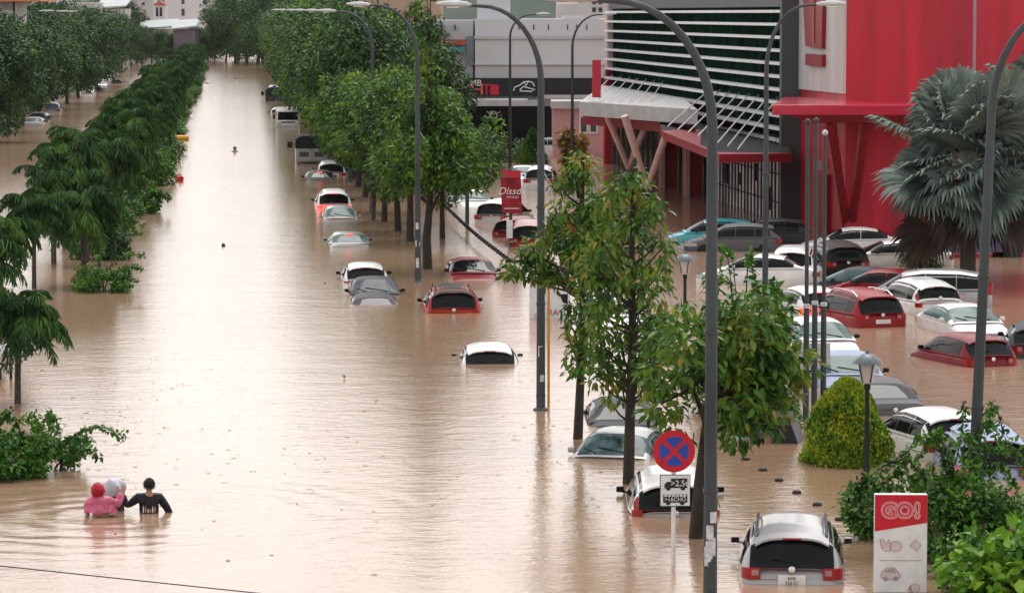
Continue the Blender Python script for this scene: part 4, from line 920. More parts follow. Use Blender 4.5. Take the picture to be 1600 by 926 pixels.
# ------------------------------------------------------------------ street furniture
M_GALV = mat('weathered_galvanised', (.06, .074, .082), .55, .1, var=.4, scale=1.5, stretch=(1, 1, .25))
M_GALVD = mat('dark_pole_paint', (.055, .065, .07), .45, var=.2, scale=2)
M_POST = mat('black_cast_iron', (.015, .016, .017), .4)
M_LAMPHEAD = mat('lamp_head_grey', (.5, .52, .53), .35)
M_STICK = mat('paper_sticker', (.55, .57, .6), .6, var=.3, scale=14)
M_YEL = mat('yellow_pole', (.62, .3, .02), .4)
M_SIGNR = mat('sign_red_film', (.52, .015, .03), .3); M_SIGNB = mat('sign_blue_film', (.015, .07, .38), .3); M_SIGNW = mat('sign_white', (.72, .73, .74), .4, var=.1, scale=5)
GL = 'curved arm street lamps'
def street_lamp(label, p, arm, r=.095, H=9.84, rx=1.45, hl=.75, m=None, stickers=0, straight=8.0, adir=None, group=GL, lean=(0, 0)):
    m = m or M_GALV; t = thing('street_lamp', label, 'street lamp', (p.x, p.y, 0), 0, group); d = (adir or RT)*arm
    pts = [Vector((0, 0, -1)), Vector((0, 0, .6)), Vector((0, 0, straight*.5)), Vector((0, 0, straight))]; rad = [r*1.15, r*1.1, r*.95, r*.8]; rz = H-straight
    for i in range(1, 11):
        a = math.pi/2*i/10; pts.append(d*rx*(1-math.cos(a))+Vector((0, 0, straight+rz*math.sin(a)))); rad.append(r*(.8-.35*i/10))
    pts.append(pts[-1]+d*.35+Vector((0, 0, .02))); rad.append(r*.42)
    pts = [q+Vector((lean[0]*q.z/10, lean[1]*q.z/10, 0)) for q in pts]
    MB().tube(pts, rad, 12).build('pole', m, t, smooth=50)
    e = pts[-1]; mb = MB(); n = Vector((-d.y, d.x, 0)); rows = []
    for u, w, h in ((-.12, .05, .05), (0, .1, .09), (.25, .15, .12), (.55, .14, .10), (.8, .06, .05)):
        c = e+d*u*hl/.8+Vector((0, 0, .03*u)); rows.append([c+n*w*math.cos(q)+Vector((0, 0, h*math.sin(q)*(1 if math.sin(q) > 0 else .45))) for q in np.linspace(0, 2*math.pi, 11)])
    mb.grid(rows); mb.f.append(tuple(range(11))); mb.f.append(tuple(44+k for k in range(10, -1, -1))); h = mb.build('lamp_head', M_LAMPHEAD, t, smooth=60)
    q = e+d*.36*hl/.8; MB().box((q.x, q.y, q.z-.05), (.3, .14, .03), rz=-YAW).build('lens', M_WHITE, h)
    MB().lathe([(r*1.9, 0), (r*1.9, .05), (r*1.3, .08)], (0, 0, -.02), 14).build('base_collar', m, t)
    hb = MB(); hb.box((-.0, -r*1.06, 1.35), (r*.9, r*.25, .42)); hb.build('access_hatch', M_GALVD, t, bevel=.008)
    for z in (.35, 2.6, straight*.62): MB().lathe([(r*1.17, -.03), (r*1.19, 0), (r*1.17, .03)], (lean[0]*z/10, lean[1]*z/10, z), 14).build('clamp_band', M_GALVD, t)
    rng = random.Random(int(p.y*10))
    for k in range(stickers):
        z = rng.uniform(.2, 2.2); a0 = rng.uniform(3.6, 4.6); mb = MB(); hh = rng.uniform(.12, .3); rr = r*1.1+.004; row = [[(rr*math.cos(a0+b), rr*math.sin(a0+b), z+q) for b in (0, .35, .7, 1.0)] for q in (0, hh)]
        mb.grid(row); mb.build('sticker', M_STICK, t, fix=False)
    return t
def lamps():
    street_lamp('street lamp with arm curving over road beside yellow pole and white notice board', G(845, 640), -1, .1, stickers=2)
    street_lamp('street lamp pole before the dense street trees, stickers near its flooded foot', G(653, 440), -1, .1, stickers=5, H=9.95)
    p = AT(1110, 1037, 38); street_lamp('nearest thick street lamp pole, stickers on it, between no-stopping sign and silver car', G(1109, 1037), -1, .098, stickers=6, m=M_GALV)
    street_lamp('car park lamp pole rising from creeper, arm curving outward over the fan palm', G(1516, 861), 1, .1, lean=(.38, 0), stickers=0, H=9.9)
    street_lamp('slim car park lamp pole rising behind the pink flowered shrub', G(1195, 537), 1, .085, H=9.9, rx=1.2)
    street_lamp('thin dark lamp pole before the black shopfront', G(797, 262), 1, .09, H=9.6, rx=1.4, m=M_GALVD, straight=8.2)
    street_lamp('thin dark lamp pole beside the withered plants and grey canopy', G(894, 268), 1, .1, H=9.6, rx=1.6, m=M_GALVD, straight=7.6)
    for i, (x, y) in enumerate(((565, 345), (528, 285), (500, 245), (481, 216), (462, 193), (448, 175))):
        street_lamp('street lamp whose head shows over the dense street tree row', G(x+18, y), -1, .1, H=9.75+.05*i, group='lamps half hidden in the street tree row')
    for i, (x, y, h) in enumerate(((52, 178, 9.9), (82, 160, 9.9), (100, 150, 9.9), (128, 141, 8.3), (166, 128, 9.6))):
        street_lamp('street lamp among the trees of the side street', G(x-24, y), 1, .11, H=h, straight=h-1.8, group='lamps along the side street', rx=2, hl=1.3)
    gm = 'slim flagpoles in a row'
    for i, (x, y, top, lb) in enumerate(((1259, 655, 195, 'first of three slim bare flagpoles beside the grey board, next to the trees'), (1272, 648, 193, 'middle of three slim bare flagpoles'), (1286, 640, 212, 'flagpole with small white ball tip, next to the light blue sedan'))):
        P = G(x, y); h = ZP(P, top); t = thing('flagpole', lb, 'flagpole', P, 0, gm)
        MB().tube([(0, 0, -1), (0, 0, h*.38)], [.075, .07], 10).build('lower_pole', M_GALV, t, smooth=50); MB().tube([(0, 0, h*.38+.002), (0, 0, h)], [.05, .042], 10).build('upper_pole', M_GALVD, t, smooth=50)
        MB().lathe([(.085, 0), (.085, .07), (.05, .1)], (0, 0, h*.38), 12).build('joint_collar', M_STICK, t)
        MB().lathe([(.03, 0), (.075, .05), (.075, .09), (.03, .14)], (.0, 0, h), 10).build('finial', M_STICK if i == 2 else M_GALVD, t, smooth=60)
    def lantern(px, top, h, label, base=None):
        y = base or (top-22*h/CAM_H)/(1-h/CAM_H); t = thing('lantern_post', label, 'lantern', G(px, y), 0, 'black garden lantern posts')
        MB().lathe([(.075, -1), (.07, .1), (.055, .15), (.048, h-.85), (.07, h-.8), (.075, h-.72), (.05, h-.7)], seg=12).build('post', M_POST, t, smooth=40)
        b = MB().lathe([(.09, h-.69), (.12, h-.66), (.2, h-.28), (.19, h-.27)], seg=8).build('glass', mat('frosted_glass', (.5, .48, .46), .3, var=.15), t)
        MB().lathe([(.34, h-.265), (.3, h-.2), (.14, h-.08), (.05, h-.05), (.04, h), (.01, h+.03)], seg=12).build('cap', mat('slate_cap', (.12, .15, .17), .35, .3), t, smooth=50)
        for k in range(4):
            a = k*math.pi/2+.4; MB().tube([(.125*math.cos(a), .125*math.sin(a), h-.66), (.21*math.cos(a), .21*math.sin(a), h-.28)], .012, 4).build('glass_bar', M_POST, b)
    lantern(1354, 547, 2.55, 'black garden lantern post before the golden topiary cone', 735); lantern(1070, 393, 2.3, 'black garden lantern post near the grey hatchback'); lantern(990, 352, 2.5, 'black garden lantern post behind the sparse large leaved trees')
    t = thing('globe_lamp', 'white globe lamp low over the water under the palms', 'lamp', G(10, 592))
    MB().lathe([(.05, .4), (.2, .47), (.27, .66), (.2, .86), (.06, .94)], seg=18).build('globe', mat('globe_white', (.6, .6, .62), .35, var=.2), t, smooth=80)
    mb = MB(); mb.tube([(.12, 0, -1), (.12, 0, .4)], .04, 8); mb.tube([(-.16, 0, -1), (-.16, 0, .25), (-.05, 0, .4)], .035, 8); mb.box((0, 0, .41), (.36, .1, .05)); mb.build('stand', M_POST, t)
lamps()
def fixtures():
    # no-stopping sign
    P = G(1052, 882); t = thing('no_stopping_sign', 'round red and blue no-stopping sign over white truck and bus plate on pole', 'road sign', P, -R(1)); s = MPP(882)
    zc = ZP(P, 704); rr = 33*s
    MB().tube([(0, 0, -1), (0, 0, zc+.1)], .04, 10).build('pole', M_SIGNW, t, smooth=50)
    def disc(r, y0, y1): 
        mb = MB(); n = 40; a = [(r*math.cos(2*math.pi*k/n), y0, zc+r*math.sin(2*math.pi*k/n)) for k in range(n)]; b = [(x, y1, z) for x, _, z in a]; mb.add(a+b, [tuple(range(n)), tuple(range(2*n-1, n-1, -1))]+[(k, (k+1) % n, n+(k+1) % n, n+k) for k in range(n)]); return mb
    o = t
    d = disc(rr, -.05, -.065).build('red_disc', M_SIGNR, t); disc(rr*.70, -.0655, -.069).build('blue_field', M_SIGNB, d)
    for a in (45, -45): MB().box((0, -.0725 if a > 0 else -.0755, zc), (rr*1.42, .004, rr*.2), ry=R(a)).build('red_bar', M_SIGNR, d)
    dx = 2*s; z1, z0 = ZP(P, 740), ZP(P, 790); w = 48*s
    pl = MB().box((dx, -.055, (z0+z1)/2), (w, .015, z1-z0)).build('plate', mat('plate_border', (.05, .05, .05), .5), t); MB().box((dx, -.065, (z0+z1)/2), (w*.95, .006, (z1-z0)*.95)).build('plate_face', M_SIGNW, pl)
    def sil(poly, y=-.0685, nm='truck_silhouette'): mb = MB(); mb.prism([(dx+x*s, (z0+z1)/2+z*s) for x, z in poly], (1, 0, 0), (0, 0, 1), (0, -1, 0), (0, y, 0), .003); return mb.build(nm, M_BLACK, pl)
    sil([(-17, 5), (-17, 10), (-13, 14), (-7, 14), (-7, 19), (19, 19), (19, 4), (-17, 4)]); sil([(-19, -19), (-19, -6), (19, -6), (19, -19)], nm='bus_silhouette')
    for x, z in ((-11, 4), (12, 4), (-11, -19), (11, -19)):
        mb = MB(); mb.prism([(dx+(x+4*math.cos(a))*s, (z0+z1)/2+(z+4*math.sin(a))*s) for a in np.linspace(0, 6.283, 13)[:-1]], (1, 0, 0), (0, 0, 1), (0, -1, 0), (0, -.0688, 0), .004); mb.build('wheel_mark', M_BLACK, pl)
    rot = (R(90), 0, 0)
    text('lettering', '>2,5t', 13*s, M_SIGNW, pl, (dx+6*s, -.074, (z0+z1)/2+11*s), rot, .002); text('lettering', '>16CHỖ', 9*s, M_SIGNW, pl, (dx, -.0735, (z0+z1)/2-14*s), rot, .0015)
    mb = MB()
    for k in range(6): mb.box((dx+(-15+k*6)*s, -.0725, (z0+z1)/2-8*s), (4.6*s, .002, 2.6*s))
    mb.build('bus_windows', M_SIGNW, pl)
    # tall shop sign
    P = G(1406, 922); s = MPP(922); t = thing('shop_sign', 'tall white shop sign with slanted red top reading GO!', 'sign', P, R(-6)); W_, H = 82*s, ZP(P, 771)
    MB().box((0, 0, H/2-.5), (W_, .2, H+1)).build('panel', M_SIGNW, t, bevel=.008)
    y = -.103
    mb = MB(); mb.prism([(-W_/2+.002, H-.62), (W_/2-.002, H-.47), (W_/2-.002, H-.002), (-W_/2+.002, H-.002)], (1, 0, 0), (0, 0, 1), (0, -1, 0), (0, -.1005, 0), .006); rd = mb.build('red_header', M_SIGNR, t)
    def outl(s_, size, x, sc):
        for k, (dl, m) in enumerate(sc): text('letter', s_, size, m, rd, (x, -.1085-.003*k, H-.275), rot, .001, off=dl)
    cl = mat('sign_pink_line', (.75, .45, .48), .4)
    for ch, x in (('G', -.2), ('O', .06), ('!', .27)): outl(ch, .33, x, ((.034, cl), (.022, M_SIGNR), (.012, cl), (.0, M_SIGNR)))
    L_ = mat('sign_line_grey', (.42, .3, .3), .5); F_ = mat('sign_pale_fill', (.6, .52, .5), .5)
    def blob(poly, m=F_, nm='pictogram'):
        mb = MB(); mb.prism([(x, z) for x, z in poly], (1, 0, 0), (0, 0, 1), (0, -1, 0), (0, -.1005, 0), .004); o = mb.build(nm, m, t); mb = MB(); p = [(x, -.106, z) for x, z in poly]; mb.tube(p+[p[0]], .006, 4); mb.build('pictogram_line', L_, o)
    def circ(cx, cz, r, n=10, e=1): return [(cx+r*math.cos(a), cz+r*e*math.sin(a)) for a in np.linspace(0, 6.283, n+1)[:-1]]
    z = H-.85
    blob([(-.35, z+.1), (-.32, z-.05), (-.26, z-.1), (-.18, z-.1), (-.16, z+.02), (-.2, z+.1), (-.24, z+.03), (-.29, z+.1)]); blob(circ(-.08, z-.02, .1, 10, .9)); blob([(.15, z-.02), (.25, z+.1), (.34, z), (.26, z-.1), (.22, z-.04)])
    MB().box((0, -.103, z-.26), (W_*.8, .006, .012)).build('rule', L_, t)
    z2 = z-.5; blob([(-.33, z2-.04), (-.31, z2+.06), (-.22, z2+.12), (-.1, z2+.12), (-.03, z2+.03), (.0, z2-.04), (-.05, z2-.08), (-.28, z2-.08)]); blob([(-.27, z2+.05), (-.2, z2+.09), (-.11, z2+.09), (-.08, z2+.04)], M_SIGNW); blob(circ(-.25, z2-.07, .035)); blob(circ(-.08, z2-.07, .035)); blob(circ(.24, z2-.22, .09, 10, .8)); blob([(.12, z2-.26), (.16, z2-.18), (.2, z2-.28)])
    # half drowned white notice board with yellow pole
    P = G(859, 497); t = thing('notice_board', 'white notice board with red cloth top and lettering, half under water behind lamp pole', 'board', P, R(0)); s = MPP(497); h = ZP(P, 440)
    MB().box((0, 0, h/2-.4), (64*s, .12, h+.8)).build('panel', M_SIGNW, t); MB().box((0, -.01, h+.05), (66*s, .3, .14)).build('cloth_top', mat('red_cloth', (.5, .03, .05), .7), t, bevel=.05)
    text('letter', 'RA', 13*s, M_SIGNR, t, (5*s, -.068, 9*s), rot, .004); 
    mb = MB(); mb.prism(circ(-20*s, 4*s, 5*s), (1, 0, 0), (0, 0, 1), (0, -1, 0), (0, -.062, 0), .004); mb.build('picture', F_, t)
    mb = MB(); mb.prism([(12*s, 38*s), (28*s, 38*s), (28*s, 22*s), (20*s, 25*s), (17*s, 33*s)], (1, 0, 0), (0, 0, 1), (0, -1, 0), (0, -.062, 0), .004); mb.build('picture', M_RUB, t)
    for x, z in ((24, 16), (30, 5)):
        mb = MB(); mb.prism(circ(x*s, z*s, 3.6*s, 7), (1, 0, 0), (0, 0, 1), (0, -1, 0), (0, -.062, 0), .004); mb.build('picture', M_RUB, t)
    P = G(857, 634); meta(MB().tube([(0, 0, -1), (0, 0, ZP(P, 445))], .035, 8).build('yellow_pole', M_YEL, None, loc=P, smooth=50), 'thin yellow pole standing right against the lamp pole', 'pole')
    # red advertising banner
    P = G(798, 386); s = MPP(386); t = thing('banner', 'tilted dark red advertising banner with white script on a short post', 'banner', P)
    z1, z0 = ZP(P, 265), ZP(P, 332); rows = []
    for j in range(7):
        u = j/6; rows.append([(lerp(-17, 15, i/6)*s+(1-u)*3.0*s, -.08-.06*math.sin(i*.9+j*.4), lerp(z0, z1, u)-i*.012) for i in range(7)])
    mb = MB(); mb.grid(rows); n0 = len(mb.v); mb.grid([[(x, yy+.03, z) for x, yy, z in r] for r in rows]); mb.build('cloth', mat('banner_red', (.3, .015, .03), .55, var=.2), t, smooth=80)
    MB().box((0, -.165, z1-.18), (30*s, .012, .3)).build('header_strip', mat('banner_bright', (.5, .03, .05), .5), t)
    text('lettering', 'Dissda', .42, M_SIGNW, t, (.02, -.18, lerp(z0, z1, .50)), rot, .004, shear=.3); text('lettering', 'FAMILIES', .13, M_SIGNW, t, (.06, -.18, lerp(z0, z1, .36)), rot, .004)
    MB().box((.03, -.17, lerp(z0, z1, .1)), (24*s, .01, .035)).build('rule', M_SIGNW, t)
    mb = MB(); mb.prism(circ(-.03, lerp(z0, z1, .72), .13, 12, .8), (1, 0, 0), (0, 0, 1), (0, -1, 0), (0, -.17, 0), .006); mb.build('roundel', mat('banner_dark', (.16, .01, .02), .5), t)
    MB().tube([(0, .04, -1), (0, .04, z1)], .07, 8).build('post', M_GALVD, t); MB().box((-.05, 0, .75), (.24, .3, .75)).build('white_box', M_SIGNW, t, bevel=.02)
    P = G(730, 350); meta(MB().tube([(0, 0, -1), (0, 0, ZP(P, 293))], [.1, .09], 10).build('short_post', M_GALVD, None, loc=P, smooth=50), 'short dark green post in water beside the bead line', 'post')
    def cable(name, a, b, sag, r, label): 
        pts = [a.lerp(b, u)-Vector((0, 0, sag*4*u*(1-u))) for u in np.linspace(0, 1, 17)]; o = a.copy(); meta(MB().tube([p-o for p in pts], r, 5).build(name, M_RUB if 'thin dark' in label else M_STICK, None, loc=o), label, 'wire')
    a = G(653, 440); a.z = ZP(a, 200); b = G(730, 350); b.z = ZP(b, 293); cable('guy_wire', a, b, .25, .02, 'pale wire slanting from street lamp to the short green post')
    a = G(845, 640); a.z = ZP(a, 258); b = G(866, 402); b.z = ZP(b, 292); cable('guy_wire', a, b, .1, .018, 'pale wire from the lamp pole into the sparse tree')
    a = AT(-840, 792, 24); b = AT(1500, 1038, 24); cable('overhead_wire', a, b, .02, .006, 'thin dark overhead wire crossing above the water in the near corner')
    # bead line
    a, b = G(690, 318, .55), G(796, 409, .5); t = thing('bead_line', 'string of round black beads stretched over the water behind the lamp post', 'bead line', a); n = 30
    pts = [a.lerp(b, u)-Vector((0, 0, .12*math.sin(u*3.14))) for u in np.linspace(0, 1, n)]
    MB().tube([p-a+Vector((0, 0, .06)) for p in pts], .012, 5).build('rope', M_RUB, t)
    fm = None
    for i, p in enumerate(pts):
        if fm is None: o = MB().lathe([(.02, -.085), (.07, -.05), (.09, .01), (.07, .06), (.03, .09)], seg=10).build('bead', M_RUB, t, smooth=70); fm = o.data
        else: o = link('bead', fm, None, t)
        o.location = p-a+Vector((0, 0, .06)); o.rotation_euler = (.2*math.sin(i*3), .3*math.cos(i*5), i)
    MB().box((b-a)+Vector((.15, 0, .02)), (.6, .12, .1), rz=.2).build('end_bar', M_RUB, t, bevel=.02)
    for q in (Vector((0, 0, 0)), (b-a)+Vector((.2, 0, 0))): MB().tube([q-Vector((0, 0, 1.2)), q], .035, 8).build('end_post', M_GALVD, t)
    # row of drowned bollards
    me = None
    for i, (x, y) in enumerate(((1139, 701), (1165, 718), (1192, 735), (1217, 751), (1245, 770), (1277, 789), (1312, 812))):
        if me is None: o = MB().lathe([(.09, -.8), (.09, 0), (.1, .02), (.085, .05), (.03, .07)], seg=14).build('bollard', M_RUB, None, smooth=50); me = o.data
        else: o = bpy.data.objects.new('bollard', me); COL.objects.link(o)
        o.location = G(x, y); meta(o, 'black bollard top just breaking the surface in the slanting row', 'bollard', 'drowned bollards in a slanting row')
    # grey box board behind flagpoles, planter
    P = G(1268, 600); s = MPP(600); t = thing('grey_board', 'pale grey board on legs behind the three flagpoles', 'board', P); z1, z0 = ZP(P, 535), ZP(P, 577)
    MB().box((0, 0, (z0+z1)/2), (56*s, .3, z1-z0)).build('panel', M_PANEL, t, bevel=.01)
    for x in (-20*s, 20*s): MB().tube([(x, 0, -1), (x, 0, z0)], .04, 8).build('leg', M_GALVD, t)
    P = G(1228, 690); s = MPP(690); t = thing('planter', 'black sloping planter box at the foot of the flagpoles', 'planter', P, R(-12))
    mb = MB(); mb.hexa([(-.35, -.4, -.8), (.6, -.4, -.8), (.6, .6, -.8), (-.35, .6, -.8)], [(-.3, -.25, .55), (.1, -.25, .5), (.25, .45, .5), (-.3, .45, .6)]); mb.build('box', M_BLACK, t, bevel=.02)
    MB().box((-.05, .1, .6), (.42, .7, .05), rx=R(6)).build('rim', M_RUB, t)
    # pole against the red wall
    p = AT(1522, 130, 101); P = Vector((p.x, p.y, 0)); meta(MB().tube([(0, 0, -1), (0, 0, 12)], .06, 8).build('thin_mast', mat('mast_grey', (.3, .27, .3), .4), None, loc=P, smooth=50), 'thin tall grey mast before the red wall above the fan palm', 'mast')
fixtures()
# ------------------------------------------------------------------ floating things
def floaters():
    def lump(name, label, cat, px, py, dims, m, seed=0, z=0, mb=None):
        rng = random.Random(seed); bm = bmesh.new(); bmesh.ops.create_icosphere(bm, subdivisions=3, radius=1)
        for v in bm.verts: k = 1+.18*math.sin(v.co.x*4+seed)+.14*math.sin(v.co.y*5+v.co.z*4+seed*2)+.05*rng.uniform(-1, 1); v.co = Vector((v.co.x*dims[0]*k, v.co.y*dims[1]*k, v.co.z*dims[2]*k+z))
        me = bpy.data.meshes.new(name); bm.to_mesh(me); bm.free(); me.polygons.foreach_set('use_smooth', np.ones(len(me.polygons), bool)); return meta(link(name, me, m, None, G(px, py)), label, cat, kind='thing')
    t = thing('floating_bag', 'bright red rounded bag floating on the open road water', 'bag', G(281, 283)); bm = bmesh.new(); bmesh.ops.create_icosphere(bm, subdivisions=3, radius=1)
    for v in bm.verts: k = 1+.12*math.sin(v.co.x*5)+.1*math.sin(v.co.z*6+v.co.y*3); v.co = Vector((v.co.x*.26*k, v.co.y*.26*k, max(v.co.z, -.6)*.22*k+.12))
    me = bpy.data.meshes.new('bag'); bm.to_mesh(me); bm.free(); me.polygons.foreach_set('use_smooth', np.ones(len(me.polygons), bool)); link('bag', me, mat('bag_red', (.62, .02, .02), .35), t); MB().tube([(-.1, 0, .33), (0, 0, .42), (.1, .02, .36)], [.03, .05, .02], 6).build('knot', MATS['bag_red'], t, smooth=60)
    lump('floating_debris', 'small dark lump of debris alone mid road', 'debris', 349, 384, (.09, .12, .08), M_RUB, 2, .02)
    lump('floating_debris', 'dark branch like debris far up the road', 'debris', 372, 123, (.75, .5, .16), M_RUB, 3)
    lump('floating_debris', 'dark flat debris against the far median shrubs', 'debris', 318, 131, (.6, .6, .2), M_GREY, 4)
    lump('floating_debris', 'brown wooden scrap floating under the sparse tree beside dark sedan', 'debris', 1038, 628, (.32, .12, .04), M_BARKP, 5)
    lump('floating_debris', 'black scrap floating in the lower corner past the shop sign', 'debris', 1475, 919, (.09, .07, .05), M_RUB, 6)
    lump('plastic_bag', 'pale blue plastic bag with dark end floating near black planter', 'bag', 1154, 684, (.2, .1, .05), mat('bag_blue', (.25, .5, .6), .4, var=.4, scale=8), 7)
    lump('floating_debris', 'tiny dark scrap near the white hatchback on the road', 'debris', 508, 443, (.05, .05, .03), M_RUB, 8)
    lump('floating_debris', 'floating white and orange scraps beside the median far up the road', 'debris', 320, 130.0+2, (.4, .3, .1), M_SIGNW, 9)
def litter():
    g = np.random.default_rng(5); P = []
    for (x, y, rx, ry, n) in ((940, 760, 160, 120, 70), (1180, 740, 120, 90, 60), (700, 500, 160, 120, 90), (120, 640, 140, 90, 120), (420, 700, 260, 160, 90), (1000, 640, 120, 80, 70), (230, 480, 80, 80, 40), (1400, 640, 130, 60, 30), (640, 420, 80, 50, 30)):
        for _ in range(n): q = G(x+g.normal()*rx*.6, max(y+g.normal()*ry*.6, 200)); P.append((q.x, q.y, .012))
    P = np.array(P); n = len(P); D = g.normal(size=(n, 3))*[1, 1, .05]; V, F = leaves(P, D, np.tile([0, 0, 1.], (n, 1)), g.uniform(.08, .2, n), g.uniform(.04, .09, n), .02, .02)
    meta(link('leaf_litter', npmesh('leaf_litter', V, F), L_BRN), 'torn leaves drifting on the muddy water', 'leaf litter', None, 'stuff')
litter()
floaters()
# ------------------------------------------------------------------ people
M_SKIN = mat('skin', (.42, .24, .16), .5, var=.05); M_HAIR = mat('black_hair', (.012, .011, .012), .55)
M_BLKSHIRT = mat('black_wet_shirt', (.008, .009, .014), .45, var=.4, scale=11, bump=1); M_PONCHO = mat('pink_poncho', (.55, .12, .22), .3, var=.35, scale=9, bump=1); M_HOOD = mat('red_hood', (.42, .012, .025), .35, var=.4, scale=10, bump=.8)
def body_skel(sh, arms, head):
    """torso with two posed arms: sh shoulder half width and height, arms {side: (elbow, wrist)}"""
    J = {'hip': (0, 0, -.45, (.16, .11)), 'waist': (0, 0, -.2, (.155, .105)), 'chest': (0, 0, .1, (.18, .11)), 'upper': (0, 0, sh[1]-.04, (.14, .09)), 'neck': (0, 0, sh[1]+.07, .055), 'skull': (head[0]*.5, head[1]*.5+.01, sh[1]+.105, .06)}
    E = [('hip', 'waist'), ('waist', 'chest'), ('chest', 'upper'), ('upper', 'neck'), ('neck', 'skull')]
    hz = sh[1]+.105
    J['face'] = (head[0], head[1]+.01, hz+.09, (.085, .095)); J['crown'] = (head[0], head[1]-.01, hz+.19, (.075, .085)); E += [('skull', 'face'), ('face', 'crown')]
    for k, (el, wr) in arms.items():
        s = 1 if k == 'r' else -1; J[k+'sh'] = (s*sh[0], 0, sh[1]-.03, .07); J[k+'el'] = (*el, .05); J[k+'wr'] = (*wr, .034); E += [('upper', k+'sh'), (k+'sh', k+'el'), (k+'el', k+'wr')]
        w = Vector(wr); e = Vector(el); d = (w-e).normalized(); pm = w+d*.06; J[k+'palm'] = (*pm, (.038, .022)); E.append((k+'wr', k+'palm'))
        up = Vector((0, 0, 1)); side = d.cross(up).normalized() if abs(d.z) < .95 else Vector((1, 0, 0)); nn = side.cross(d)
        for i, (o, L) in enumerate(((-.028, .07), (-.009, .08), (.010, .075), (.028, .06))):
            a = pm+side*o+d*.035; b = a+d*L*.55+nn*.004; c = b+(d*.5-nn*.85).normalized()*L*.5
            for q, p, r in (('a', a, .0105), ('b', b, .009), ('c', c, .007)): J[f'{k}f{i}{q}'] = (*p, r)
            E += [(k+'palm', f'{k}f{i}a'), (f'{k}f{i}a', f'{k}f{i}b'), (f'{k}f{i}b', f'{k}f{i}c')]
        a = w+d*.03+side*.04*s; b = a+d*.035+side*.02*s-nn*.02; J[k+'ta'] = (*a, .012); J[k+'tb'] = (*b, .009); E += [(k+'wr', k+'ta'), (k+'ta', k+'tb')]
    return J, E
def face(t, head, hz, m):
    c = Vector((head[0], head[1]+.01, hz))
    MB().add([c+Vector(q) for q in ((-.016, .09, .0), (.016, .09, 0), (0, .088, .05), (0, .12, .005))], [(0, 1, 3), (1, 2, 3), (2, 0, 3)]).build('nose', m, t)
    for s in (-1, 1):
        e = MB().lathe([(.004, -.012), (.02, -.006), (.02, .006), (.004, .012)], seg=8).build('ear', m, t, loc=c+Vector((s*.088, -.0, .02)), smooth=60); e.rotation_euler = (0, R(90), 0)
        MB().lathe([(.003, -.006), (.011, 0), (.003, .006)], seg=8).build('eye', M_BLACK, t, loc=c+Vector((s*.035, .088, .05))).rotation_euler = (R(90), 0, 0)
    MB().box(c+Vector((0, .09, -.03)), (.045, .012, .01)).build('mouth', mat('lip', (.35, .12, .1), .5), t)
def shellgrow(name, m, parent, J, keys, E, grow, sub=1):
    JJ = {k: (*J[k][:3], tuple(r+grow for r in J[k][3]) if hasattr(J[k][3], '__len__') else J[k][3]+grow) for k in keys}
    return skin(name, JJ, [e for e in E if e[0] in keys and e[1] in keys], m, parent, sub)
def cap_shape(name, m, parent, c, r, zmin, seg=20, wrinkle=.03):
    bm = bmesh.new(); bmesh.ops.create_uvsphere(bm, u_segments=seg, v_segments=14, radius=1)
    for v in bm.verts:
        k = 1+wrinkle*math.sin(v.co.x*9+v.co.z*7)
        v.co = Vector((v.co.x*r[0]*k, v.co.y*r[1]*k, max(v.co.z, zmin)*r[2]*k))
    me = bpy.data.meshes.new(name); bm.to_mesh(me); bm.free(); me.polygons.foreach_set('use_smooth', np.ones(len(me.polygons), bool)); return link(name, me, m, parent, c)
